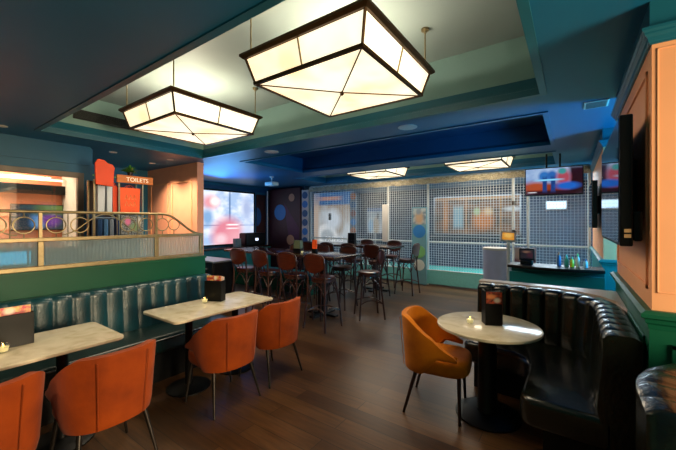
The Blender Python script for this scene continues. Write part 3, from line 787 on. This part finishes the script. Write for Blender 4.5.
mk('board', box(B(), 0, .02, -.26, .17, .9, 2.55), mat('brown_panel_paint', '#4a1c14', .5), t)
bm = B(); P_ = [(math.sin(a)*.2-.25, 1.78+.32*math.cos(a)) for a in [PI*i/20 for i in range(21)]]
a_ = [bm.verts.new((.02, y, z)) for y, z in P_]; b_ = [bm.verts.new((.026, y, z)) for y, z in P_]
bm.faces.new(a_); bm.faces.new(b_[::-1])
for i in range(21): bm.faces.new((a_[i], a_[(i+1) % 21], b_[(i+1) % 21], b_[i]))
mk('half_disc', bm, md_['deepblue'], t)
t = thing('pole', 'thin pale metal pole rising in front of the maroon panel', 'pole', (-8.72, 8.05, 0))
mk('shaft', cyl(B(), (0, 0, .01), (0, 0, 2.68), .02), 'white', t); mk('foot', lathe(B(), [(.07, 0), (.07, .012)], 20), 'white', t)

def disc_banner(x0, x1, Y, z0, z1, discs, label, basecol, extra=None):
    t = thing('banner', label, 'banner', ((x0+x1)/2, Y, 0), 0, None); h = (x1-x0)/2
    mk('board', box(B(), -h, h, 0, .03, z0, z1), mat('banner_board', basecol, .5, var=.04), t)
    for z, r, c in discs: disc_y('disc', 0, z, r, 0, md_[c], t)
    if extra:
        mk('photo_print', box(B(), -h*.92, h*.92, -.006, 0, *extra), picture('banner_photo', 0, 2, '#b9c4c8', '#6f8796', 3, [('e', .5, .4, .3, .4, '#c8a888', .4), ('e', .45, .8, .2, .2, '#8898a8', .4)]), t)
disc_banner(-7.22, -6.95, 8.16, .6, 2.64, [(2.47-.295*k, .115, 'deepblue' if k % 3 != 1 else 'blue') for k in range(7)], 'narrow white banner with a column of dark blue discs', '#c9c4c2')
disc_banner(-5.52, -5.3, 8.45, .012, 2.5, [(2.38, .1, 'orange'), (2.12, .1, 'deepblue'), (1.86, .1, 'rust'), (1.6, .1, 'blue'), (1.34, .1, 'orange'), (1.08, .1, 'deepblue')], 'narrow dark banner of orange and blue discs behind the netting', '#6c7280')
disc_banner(-3.38, -3.0, 8.11, .012, 1.98, [(1.36, .165, 'blue'), (.84, .16, 'green'), (.5, .14, 'pale')], 'tall banner with blue, green and pale discs against the netting', '#6fa3b0', (1.54, 1.95))

# ------------------------------------------------------------------ netting and its frame
NX0, NX1, NY, NH = -6.92, .32, 8.2, 2.68
t = thing('safety_net', 'wall of white square-mesh netting along the games area', 'net', (0, NY, 0))
bm = B(); step = .06; n = int((NX1-NX0)/step)
for k in range(n+1):
    x = NX0+k*step; wob = .012*math.sin(k*1.7); box(bm, x-.0032, x+.0032, -.0032+wob*.2, .0045+wob*.2, .38, NH)
z = .40
while z < NH: box(bm, NX0, NX1, -.0035, .0035, z-.0032, z+.0032); z += step
mk('mesh_panel', bm, 'net', t)
bm = B(); n = int((NX1-NX0)/step)
# gathered upper edge: sagging folded band of the same netting
NN = 150; loops = []
for k in range(NN+1):
    x = NX0+(NX1-NX0)*k/NN; sag = .012*abs(math.sin(k*.21))+.008*math.sin(k*.9)
    loops.append([bm.verts.new((x, -.03+.015*math.sin(k*1.9), NH+.03)), bm.verts.new((x, -.05+.015*math.sin(k*1.3), NH-.04)), bm.verts.new((x, -.02, NH-.1-sag)), bm.verts.new((x, .0, NH-.1-sag)), bm.verts.new((x, -.01, NH+.03))])
for a_, b_ in zip(loops, loops[1:]):
    for j in range(5): bm.faces.new((a_[j], a_[(j+1) % 5], b_[(j+1) % 5], b_[j]))
mk('gathered_edge', bm, mat('folded_netting', '#d2c6a8', .85, bump=.8, bscale=90, var=.3, scale=60), t)
mk('lower_band', box(B(), NX0, NX1, -.004, .004, .04, .385), mat('pale_turquoise_band', '#7accc8', .7, var=.08, scale=30), t)
mk('hem_rope', tube(B(), [(NX0, 0, .39), (NX1, 0, .39)], .012, 6), 'white', t)
mk('top_rope', tube(B(), [(NX0, -.02, NH+.02), (NX1, -.02, NH+.02)], .012, 6), 'white', t)

t = thing('cage_frame', 'grey metal post and rail frame holding the netting', 'frame', (0, 8.24, 0))
for x in (-6.9, -4.13, -3.0, -1.06, -.78, .28): mk('post', cyl(B(), (x, 0, 0), (x, 0, 2.72), .028, seg=12), 'white', t, smooth=True)
mk('rail', cyl(B(), (-6.9, 0, 1.1), (.28, 0, 1.1), .022), 'white', t, smooth=True)
mk('top_tube', cyl(B(), (-6.9, 0, 2.73), (.28, 0, 2.73), .022), 'white', t, smooth=True)
mk('kerb', box(B(), -6.92, .32, -.02, .04, 0, .045), 'steel', t)
pd = mk('pad', cushion(B(), rrect(-4.26, -4.06, -.13, -.06, .02), 1.05, 2.08, .02), 'white', t, smooth=True)
mk('joint_clamp', cyl(B(), (-1.06, 0, 1.98), (-1.06, 0, 2.06), .045, seg=12), 'bronze', t)
mk('joint_clamp', cyl(B(), (-1.06, 0, 1.3), (-1.06, 0, 1.42), .05, seg=12), 'plastic', t)
S('wall_games_left', box(B(), -7.3, -7.24, 8.3, 11.9, 0, HS), 'navy')
S('wall_games_right', box(B(), .6, 1.0, 8.15, 11.9, 0, HS), 'bluewall')
S('floor_games', box(B(), -7.24, .6, 8.3, 11.9, 0, .012), 'turf')

t = thing('target_board', 'large board with an added glow and a pale figure behind the netting', 'board', (-6.3, 8.62, 0))  # picture and letters emit to stand in for light falling on the board
mk('board', box(B(), -.78, .78, 0, .04, .93, 2.56), picture('glowing_target_picture', 0, 2, '#c9d2d8', '#a5937f', 2.2, [
    ('r', .5, .88, .52, .13, '#2f5f94', .15), ('r', .42, .88, .26, .035, '#b98a78', .4), ('e', .35, .16, .27, .22, '#f2f4f4', .12), ('e', .36, .14, .17, .13, '#b3bcc2', .2), ('e', .66, .4, .12, .22, '#a08f78', .3),
    ('r', .06, .4, .07, .45, '#c6b09c', .5), ('e', .5, .45, .2, .2, '#d9e4ee', .4)], emit=.8), t)
for x in (-.6, .6): mk('stand', box(B(), x-.03, x+.03, .04, .09, 0.012, 1.2), 'steel', t)
mk('target_mark', box(B(), -.17, -.06, -.01, 0, 1.66, 1.88), 'plastic', t, bev=.03)
lettering('PRIZES', .24, mat('white_letter_glow', '#f4f6f8', .5, emit=.5), t, (.05, -.008, .97), (PI/2, 0, 0))
t = thing('target_board', 'smaller pale board farther back behind the netting', 'board', (-5.75, 10.4, 0))  # this picture emits too, so the board looks brightly lit
mk('board', box(B(), -.32, .32, 0, .04, 1.2, 2.1), picture('small_glowing_target_picture', 0, 2, '#c6d2da', '#8fa3b0', 2.2, [('r', .5, .93, .52, .08, '#3f6fa4', .2), ('e', .25, .3, .16, .25, '#8cc0e4', .3), ('e', .6, .3, .18, .35, '#b8a890', .3), ('e', .7, .68, .06, .12, '#182028', .2)], emit=.5), t)
mk('stand', box(B(), -.04, .04, .0, .04, 0.012, 1.2), 'steel', t)

# lit alcove in the far wall seen through the net
t = thing('display_window', 'warm lit display window in the far dark wall', 'window', (-2.7, 11.88, 0))
mk('opening', box(B(), -1.35, 1.35, -.05, 0, 1.2, 2.45), picture('warm_interior', 0, 2, '#8a6242', '#4a4038', 3.5, [
    ('r', .14, .5, .03, .45, '#c88a4c', .5), ('r', .3, .45, .06, .3, '#8fc0d4', .25), ('r', .4, .5, .008, .5, '#e0a868', .5), ('e', .6, .38, .12, .25, '#e08a34', .35), ('e', .53, .6, .04, .1, '#b8d8a8', .4), ('e', .66, .6, .05, .1, '#f0d0a0', .5),
    ('r', .8, .5, .008, .5, '#c89858', .5), ('e', .93, .66, .09, .06, '#e8f4ff', .5), ('r', .5, .96, .5, .03, '#d8a870', .5)], emit=.55), t)
mk('frame', (lambda bm: (frame_y(bm, -.04, -1.4, 1.4, 1.15, 2.5, .05, .03), bm)[1])(B()), 'steel', t)
mk('sill', box(B(), -1.5, 1.5, -.14, 0, 1.06, 1.1), 'steel', t)
t = thing('wall_light', 'small bright white light panel deep in the cage below the hanging television', 'light', (-.35, 11.88, 0))
mk('light_panel', box(B(), -.27, .2, -.12, -.1, 2.0, 2.2), emis('white_light_panel', '#c8dcf4', .9), t)
mk('backplate', box(B(), -.3, .23, -.1, 0, 1.97, 2.23), 'steel', t)

# ------------------------------------------------------------------ items standing by the net: kiosk, board, counter
t = thing('drum_counter', 'pale lilac round counter standing by the netting', 'counter', (-1.2, 7.05, 0))
mk('drum', lathe(B(), [(.235, 0), (.24, .02), (.24, 1.06)], 48), 'bin', t, smooth=True)
mk('top', lathe(B(), [(.25, 1.06), (.255, 1.07), (.25, 1.1)], 48), 'white', t, smooth=True)
t = thing('tablet_stand', 'tilted tablet with an orange picture on a thin post by the netting', 'tablet', (-.93, 6.6, 0))
mk('post', cyl(B(), (0, 0, .02), (0, 0, 1.27), .03), 'white', t, smooth=True); mk('foot', lathe(B(), [(.16, 0), (.16, .015), (.04, .025)], 24), 'white', t)
bm = B(); box(bm, -.125, .125, -.012, .012, -.1, .1); s_ = mk('tablet', bm, 'white', t, bev=.01); s_.location = (0, -.03, 1.34); s_.rotation_euler = (-.5, .06, .2)
s2 = mk('display', box(B(), -.095, .095, -.015, -.012, -.07, .07), picture('tablet_picture', 0, 2, '#e8a040', '#d08820', 3, [('e', .5, .6, .35, .3, '#f4c060', .4)], emit=.8), s_)
t = thing('poster_board', 'small pink and maroon poster board standing behind the counter', 'poster', (-.70, 6.9, 0))
mk('panel', box(B(), -.17, .17, -.015, .015, .5, 1.13), picture('poster_print', 0, 2, '#c0b0b4', '#b09098', 2.5, [('r', .5, .35, .5, .33, '#7c4a5e', .1), ('e', .6, .4, .3, .22, '#b06a7c', .3), ('e', .3, .85, .3, .2, '#d8b8a8', .4)]), t)
mk('stand', box(B(), -.15, .15, -.1, .1, 0, .5), 'bin', t, bev=.005)

# teal counter with curved black top
cx0, cx1 = -.67, .30
def cfront(f): return 4.66-.10*math.sin(PI*f)**1.0
poly = [(cx0+(cx1-cx0)*k/20, cfront(k/20)) for k in range(21)]+[(cx1, 5.0), (cx0, 5.0)]
t = thing('counter', 'teal panelled counter with a curved black top', 'counter')
mk('body', prism(B(), [(cx0+.04, 4.72), (cx1, 4.72), (cx1, 4.98), (cx0+.04, 4.98)], 0, 1.03), 'teal', t, bev=.004)
mk('worktop', prism(B(), poly, 1.03, 1.065), 'plastic', t, bev=.006)
mk('edge_panel', box(B(), cx0+.02, cx1, 4.69, 4.72, .1, .98), 'teal', t, bev=.004)
# things on the counter
t = thing('till', 'black payment terminal with a dark red screen on the counter', 'till', (-.47, 4.82, 1.0655))
mk('base', cushion(B(), rrect(-.07, .07, -.06, .06, .02), 0, .05, .01), 'plastic', t, smooth=True)
s_ = mk('screen_housing', box(B(), -.085, .085, -.012, .012, 0, .15), 'plastic', t, bev=.008); s_.location = (0, .0, .05); s_.rotation_euler = (-.25, 0, .15)
mk('display', box(B(), -.07, .07, -.015, -.012, .02, .13), picture('till_display', 0, 2, '#351018', '#180a10', 3, [('e', .5, .75, .3, .14, '#a8785c', .4), ('e', .75, .4, .25, .3, '#5a1224', .4)], emit=.35), s_)
bcol = [('blue_bottle', '#2f68a8', '#c08060'), ('teal_bottle', '#3fae9a', '#88e0d0'), ('yellow_bottle', '#d8d02c', '#3fae9a'), ('white_bottle', '#d8d8d0', '#40c060'), ('clear_bottle', '#9fc8d8', '#3070b0')]
blab = ['blue sauce bottle with a copper cap on the counter', 'teal sauce bottle standing on the counter', 'yellow sauce bottle on the counter', 'white sauce bottle with a green cap on the counter', 'pale blue glass bottle on the counter']
for k, ((nm, c1, c2), x) in enumerate(zip(bcol, (-.13, -.055, .0, .055, .13))):
    t = thing('sauce_bottle', blab[k], 'bottle', (x, 4.84+.02*(k % 2), 1.0655), 0, 'bottles on the teal counter')
    hh = (.17, .14, .12, .16, .10)[k]
    mk('body', lathe(B(), [(.02, 0), (.022, .01), (.022, hh*.6), (.008, hh*.8)], 16), mat(nm, c1, .3), t, smooth=True)
    mk('cap', lathe(B(), [(.011, hh*.78), (.010, hh*.9), (.004, hh)], 12), mat(nm+'_cap', c2, .3), t, smooth=True)

# ------------------------------------------------------------------ televisions
def tv(name, label, w, h, loc, rz, pic, ceiling=False, tilt=0):
    t = thing(name, label, 'television', loc, rz)
    mk('casing', box(B(), -w/2, w/2, 0, .06, 0, h), 'plastic', t, bev=.008)
    mk('display', box(B(), -w/2+.015, w/2-.015, -.004, 0, .02, h-.015), pic, t)
    return t
p3 = picture('tv_show', 0, 2, '#9fb9dc', '#7f9ccc', 3, [
    ('r', .4, .2, .5, .2, '#7a2c18', .3), ('e', .18, .30, .22, .2, '#a84a2a', .5), ('r', .5, .05, .6, .09, '#2a1020', .5), ('e', .34, .7, .1, .2, '#2f6fb8', .3), ('e', .48, .7, .09, .2, '#2b62ac', .3), ('r', .35, .38, .04, .28, '#1b3c7c', .25), ('r', .5, .38, .04, .28, '#1b3c7c', .25),
    ('r', .92, .5, .14, .6, '#280c14', .3), ('e', .68, .62, .12, .3, '#a84858', .35), ('e', .66, .86, .07, .11, '#3a8f90', .3), ('e', .75, .3, .2, .14, '#1f60c0', .35), ('r', .42, .55, .2, .03, '#88d8ff', .5), ('r', .12, .08, .07, .018, '#d8d8e0', .4)], emit=1.0, rough=.15)
t = tv('television', 'television hanging from the ceiling in front of the netting', .86, .49, (-.27, 6.9, 2.07), .03, p3)
mk('bracket_plate', box(B(), -.2, .2, .06, .1, .15, .4), 'black', t)
mk('ceiling_rod', cyl(B(), (-.1, .08, .4), (-.1, .08, HS-2.06), .015), 'black', t)
mk('ceiling_rod', cyl(B(), (.1, .08, .4), (.1, .08, HS-2.06), .015), 'black', t)
pblack = mat('glossy_dark_screen', '#05070a', .04, var=.1, spec=.8)
p1 = picture('dim_tv_show', 0, 2, '#0c1620', '#060a10', 3, [('r', .5, .85, .6, .2, '#123048', .5)], emit=.3, rough=.04)
t = tv('television', 'large wall television on the orange wall, seen edge-on', 1.36, .76, (.225, 3.19, 1.46), -PI/2, p1)
mk('wall_bracket', box(B(), -.25, .25, .06, .128, .2, .55), 'black', t)
mk('speaker_bar', box(B(), .60, .68, .06, .1, .03, .2), 'plastic', t, bev=.01)
mk('socket', box(B(), .682, .692, .02, .05, .05, .07), mat('tan_label', '#b89468', .5), t); mk('socket', box(B(), .682, .692, .02, .05, .08, .1), mat('tan_label', '#b89468', .5), t)
t = tv('television', 'dark thin television on the far pink pillar beside the netting', 1.1, .64, (.22, 6.15, 1.52), -PI/2, pblack)
mk('wall_bracket', box(B(), -.2, .2, .06, .105, .2, .45), 'black', t)

# ------------------------------------------------------------------ merchandise rack in the corridor mouth
RKY = 2.22
t = thing('display_rack', 'tall metal rack with an orange TOILETS sign holding paper bags', 'rack', (-5.5, RKY, 0))
for y in (-.40, -.09, .24):
    for x in (-.2, .02): mk('post', box(B(), x-.01, x+.01, y-.01, y+.01, 0, 2.2), 'brass', t)
for z in (.55, 1.12, 1.72): mk('shelf', box(B(), -.22, .03, -.41, .25, z, z+.02), 'brass', t)
mk('back_panel', box(B(), -.23, -.215, -.41, .25, .2, 2.2), 'darkwood', t)
mk('picture_panel', box(B(), .03, .04, -.07, .24, 1.4, 1.70), picture('photo_collage', 1, 2, '#8f8c78', '#3c3428', 14, [('e', .3, .7, .12, .2, '#d86a8a', .4), ('e', .6, .4, .2, .2, '#7a8c50', .4), ('e', .8, .7, .1, .2, '#c8b8a0', .4)]), t)
sg = mk('signboard', box(B(), .03, .06, -.13, .38, 2.185, 2.30), 'signwood', t, bev=.004)
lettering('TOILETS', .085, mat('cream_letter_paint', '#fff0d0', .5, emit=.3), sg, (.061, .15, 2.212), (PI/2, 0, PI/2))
mk('top_bar', box(B(), .02, .035, -.42, -.13, 2.25, 2.265), 'lime', t)
mk('hanging_rail', cyl(B(), (.0, -.40, 1.66), (.0, -.09, 1.66), .008), 'steel', t)
def bag(y, w, h, m, label, logo=False, z=1.7405, lean=0, x=-.1):
    b = thing('paper_bag', label, 'bag', (-5.5+x, RKY+y, z), 0, 'paper bags on the rack')
    bm = B(); d = .055
    v0 = [bm.verts.new(p) for p in ((-d, -w/2*.9, 0), (d, -w/2*.9, 0), (d, w/2*.9, 0), (-d, w/2*.9, 0))]
    v1 = [bm.verts.new(p) for p in ((-d*.7+lean, -w/2, h), (d*.9+lean, -w/2, h), (d*.9+lean, w/2, h), (-d*.7+lean, w/2, h))]
    for k in range(4): bm.faces.new((v0[k], v0[(k+1) % 4], v1[(k+1) % 4], v1[k]))
    bm.faces.new(v0[::-1])
    mk('body', bm, m, b)
    for s in (-1, 1):
        P_ = [(s*.035+lean, -w*.2+w*.4*k/8, h-.01+.05*math.sin(PI*k/8)) for k in range(9)]
        mk('handle', tube(B(), P_, .003, 5), m, b)
    if logo:
        lg = B()
        for k in range(3):
            for q in range(2):
                yy = -.07+.055*k; tube(lg, [(.054, yy, .1+.1*q), (.056, yy+.02, .17+.1*q), (.054, yy+.04, .1+.1*q)], .004, 5)
        mk('logo_mark', lg, mat('yellow_print', '#ffb070', .5), b)
bag(.075, .29, .38, 'orange_bag', 'big orange paper bag under the orange sign', True, x=-.06)
bag(-.12, .055, .40, 'red_bag', 'dark orange paper bag seen edge-on next to the big orange one', x=-.09)
bag(-.20, .07, .38, 'white_bag', 'white paper bag touching the dark orange bag', x=-.06)
bag(-.30, .09, .38, 'white_bag', 'white paper bag under the hanging jersey', x=-.08, lean=.02)
# hanging jersey
bm = B(); P_ = [(-.11, 0), (.11, -.02), (.12, .2), (.13, .25), (.10, .30), (.04, .31), (0, .35), (-.08, .36), (-.1, .33), (-.12, .29)]
a_ = [bm.verts.new((0, y, z)) for y, z in P_]; b_ = [bm.verts.new((.03, y, z)) for y, z in P_]; n = len(P_)
bm.faces.new(a_); bm.faces.new(b_[::-1])
for i in range(n): bm.faces.new((a_[i], a_[(i+1) % n], b_[(i+1) % n], b_[i]))
t = thing('jersey', 'orange jersey hanging at the blue wall corner above the bags', 'jersey', (-5.455, 1.93, 2.13))
mk('cloth', bm, 'red_bag', t, bev=.008)
mk('hanger', tube(B(), [(-.012, -.1, .32), (-.012, 0, .345), (-.012, .1, .30)], .005, 5), 'black', t)
mk('hook', tube(B(), [(-.012, 0, .345), (-.012, 0, .15)], .004, 5), 'black', t)
# plant on the sign
t = thing('potted_plant', 'small leafy plant in a pot on top of the orange sign', 'plant', (-5.45, 2.27, 2.301))
mk('pot', lathe(B(), [(.03, 0), (.04, .05), (.036, .05)], 20), 'darkwood', t, smooth=True)
bm = B(); rnd = random.Random(3)
for k in range(46):
    a = rnd.uniform(0, 2*PI); e = rnd.uniform(.1, 1.3); L_ = rnd.uniform(.07, .15)
    d = Vector((math.cos(a)*math.cos(e), math.sin(a)*math.cos(e), math.sin(e))); o_ = Vector((0, 0, .045)); sd = d.cross(Vector((0, 0, 1))).normalized()*.02
    mid = o_+d*L_*.6; tip = o_+d*L_+Vector((0, 0, -.02))
    v = [bm.verts.new(x) for x in (o_, mid+sd, tip, mid-sd)]; bm.faces.new(v)
mk('foliage', bm, 'leaf', t)
for k, (c, nm) in enumerate((('#1d3f6a', 'navy'), ('#3f6a94', 'mid blue'), ('#7a8490', 'grey'), ('#1a2c50', 'darkest blue'))):
    t = thing('garment', nm+' garment hanging on the rack rail below the white bags', 'garment', (-5.5, RKY-.355+.072*k, 1.2), 0, 'clothes on the rack rail')
    mk('cloth', cushion(B(), [(-.13, -.025), (.1, -.025), (.12, 0), (.1, .025), (-.13, .025)], 0, .44, .015, steps=2), mat('folded_cloth', c, .9, bump=.5), t, smooth=True)
    mk('hook', cyl(B(), (0, 0, .43), (0, 0, .455), .004, seg=6), 'steel', t)

# adjoining room contents
ptv = picture('colourful_screen', 1, 2, '#2f5a60', '#24404c', 5, [('e', .45, .35, .14, .25, '#4f9ee8', .4), ('e', .55, .3, .1, .2, '#9ad0f4', .5), ('e', .75, .4, .2, .28, '#8a3cb0', .4), ('r', .8, .85, .3, .2, '#7c9a40', .5), ('e', .2, .4, .15, .3, '#1c3c50', .5)], emit=.6, rough=.2)
t = thing('television', 'wide screen with purple and blue shapes seen through the left window', 'television', (-7.49, 1.70, 1.46))
mk('casing', box(B(), 0, .05, -.38, .30, 0, .44), 'plastic', t, bev=.006); mk('display', box(B(), .05, .054, -.37, .29, .012, .428), ptv, t)
t = thing('wall_cabinet', 'dark high cabinet on the orange wall behind the left window', 'cabinet', (-7.49, 1.4, 2.08))
mk('body', box(B(), 0, .16, -.3, .6, 0, .15), 'black', t); mk('door', box(B(), .16, .175, -.29, .15, .01, .14), 'plastic', t); mk('door', box(B(), .16, .175, .16, .59, .01, .14), 'plastic', t)
for k, (z, x) in enumerate(((2.42, -6.95), (2.30, -7.3))):
    t = thing('strip_light', ['warm strip light nearer the window glass', 'warm strip light nearer the orange wall'][k], 'strip light', (x, .6, z), 0, 'strip lights in the adjoining room')
    mk('tube', box(B(), -.02, .02, -1.4, 1.35, 0, .03), emis('strip_glow', '#ffe0b0', 3), t); mk('housing', box(B(), -.03, .03, -1.42, 1.37, .03, .05), 'white', t)
    mk('hanger', box(B(), -.005, .005, -1.0, -.99, .05, HS-z), 'steel', t); mk('hanger', box(B(), -.005, .005, 1.0, 1.01, .05, HS-z), 'steel', t)
S('wall_adjoining_side', box(B(), -7.5, WX-.14, 2.0, 2.05, 0, HS), mat('cream_lit_wall', '#e8dcc8', .6, var=.04))
t = thing('display_fridge', 'low counter with a glowing cyan front behind the fluted glass', 'fridge', (-6.05, .3, 0))
mk('body', box(B(), -.22, .22, -1.3, .92, 0, 1.24), 'teal', t, bev=.005)
mk('lit_front', box(B(), .22, .235, -1.28, .90, 1.06, 1.22), emis('cyan_glow', '#30b8e8', 1.1), t)
mk('top', box(B(), -.24, .25, -1.32, .94, 1.24, 1.27), 'steel', t)

# ------------------------------------------------------------------ table-top things
def menu_holder(loc, rz, label, w=.21, d=.09, h=.19, col2='#d8354a'):
    t = thing('menu_holder', label, 'menu holder', loc, rz, 'black boxes of menus on tables')
    bm = B()
    for a in ((-w/2, w/2, -d/2, -d/2+.008), (-w/2, w/2, d/2-.008, d/2), (-w/2, -w/2+.008, -d/2+.008, d/2-.008), (w/2-.008, w/2, -d/2+.008, d/2-.008)): box(bm, *a, 0, h)
    box(bm, -w/2+.008, w/2-.008, -d/2+.008, d/2-.008, 0, .008)
    mk('box', bm, 'plastic', t, bev=.002)
    pm = picture('menu_print', 0, 2, '#e8c468', col2, 9, [('r', .2, .9, .25, .03, '#b01020', .3), ('r', .7, .82, .2, .03, '#b01020', .3), ('e', .6, .9, .1, .08, '#f4e8d0', .4)])
    for k in range(4):
        y = -d/2+.018+k*.018
        s_ = mk('menu_card', box(B(), -w/2+.014, w/2-.014, -.004, .004, .01, h+.05-.006*k), pm if k % 2 == 0 else 'white_bag', t); s_.location = (0, y, 0); s_.rotation_euler = (-.05, 0, 0)
def tealight(loc, label):
    t = thing('candle_holder', label, 'candle', loc, 0, 'small glass candles')
    bm = B(); prof = [(.022, 0), (.03, .008), (.036, .055), (.033, .055), (.027, .01), (.004, .008)]; lathe(bm, prof, 20)
    mk('glass', bm, 'glass', t, smooth=True)
    mk('wax', lathe(B(), [(.024, .01), (.029, .036), (.004, .038)], 16), 'candle_wax', t, smooth=True)
    mk('flame', lathe(B(), [(.001, .038), (.005, .046), (.001, .06)], 10), emis('candle_flame', '#ffd060', 6), t, smooth=True)
TZ = .7505
menu_holder((-3.14, .52, TZ), PI/2-.04, 'black menu box on the nearer marble table', w=.30, h=.22)
tealight((-3.02, .50, TZ), 'small lit candle beside the menu box on the nearer marble table')
menu_holder((-3.16, 2.16, TZ), .4, 'black menu box on the farther marble table', w=.2, h=.22)
tealight((-3.15, 2.03, TZ), 'small lit candle beside the menu box on the farther marble table')
t = thing('menu_holder', 'open black menu box with dark photo cards on the round marble table', 'menu holder', (RT[0]+.035, RT[1]+.04, TZ), .5, 'black boxes of menus on tables')
bm = B(); box(bm, -.075, .055, -.055, -.047, 0, .28); box(bm, -.075, .055, .047, .055, 0, .28); box(bm, -.075, -.067, -.047, .047, 0, .28); mk('box', bm, 'plastic', t, bev=.002)
mk('menu_card', box(B(), -.07, .05, -.062, -.057, .18, .276), picture('food_photo', 0, 2, '#c84a20', '#501808', 4, [('e', .3, .6, .3, .2, '#f09050', .4), ('e', .7, .3, .2, .2, '#e8d8c8', .4)]), t)
mk('menu_card', box(B(), .056, .061, -.05, .05, .01, .27), picture('dark_food_photo', 1, 2, '#3a1c14', '#140a08', 4, [('e', .3, .5, .16, .1, '#c03020', .3), ('e', .3, .2, .2, .12, '#c89030', .3), ('e', .6, .75, .2, .15, '#50301c', .4)]), t)
for k in range(3): mk('menu_card', box(B(), -.06, .05, -.03+.025*k, -.026+.025*k, .01, .27), 'plastic', t)
tealight((RT[0]-.12, RT[1]-.07, TZ), 'small lit candle on the round marble table')
def block(name, x, y, w, d, h, m, label, cat):
    t = thing(name, label, cat, (x, y, 1.0505))
    mk('holder', box(B(), -w/2, w/2, -d/2, d/2, 0, h*.35), 'plastic', t, bev=.002)
    mk('card', box(B(), -w/2+.004, w/2-.004, -d/2+.01, d/2-.01, h*.1, h), m, t, bev=.003)
block('menu_stand', -4.02, 4.45, .16, .10, .22, mat('sage_card', '#5f6a50', .6), 'sage green menu stand on the near high table', 'menu')
block('menu_stand', -3.68, 4.50, .10, .05, .24, 'orange_bag', 'upright orange menu on the near high table', 'menu')
block('menu_stand', -4.45, 6.9, .2, .12, .28, 'plastic', 'black menu block on the netting table', 'menu')
t = thing('candle_holder', 'small glass candle beside the sage menu stand', 'candle', (-3.85, 4.36, 1.0505), 0, 'small glass candles')
mk('glass', lathe(B(), [(.02, 0), (.03, .06), (.027, .06), (.018, .01)], 16), 'glass', t, smooth=True); mk('wax', lathe(B(), [(.018, .01), (.024, .04)], 12), 'candle_wax', t)
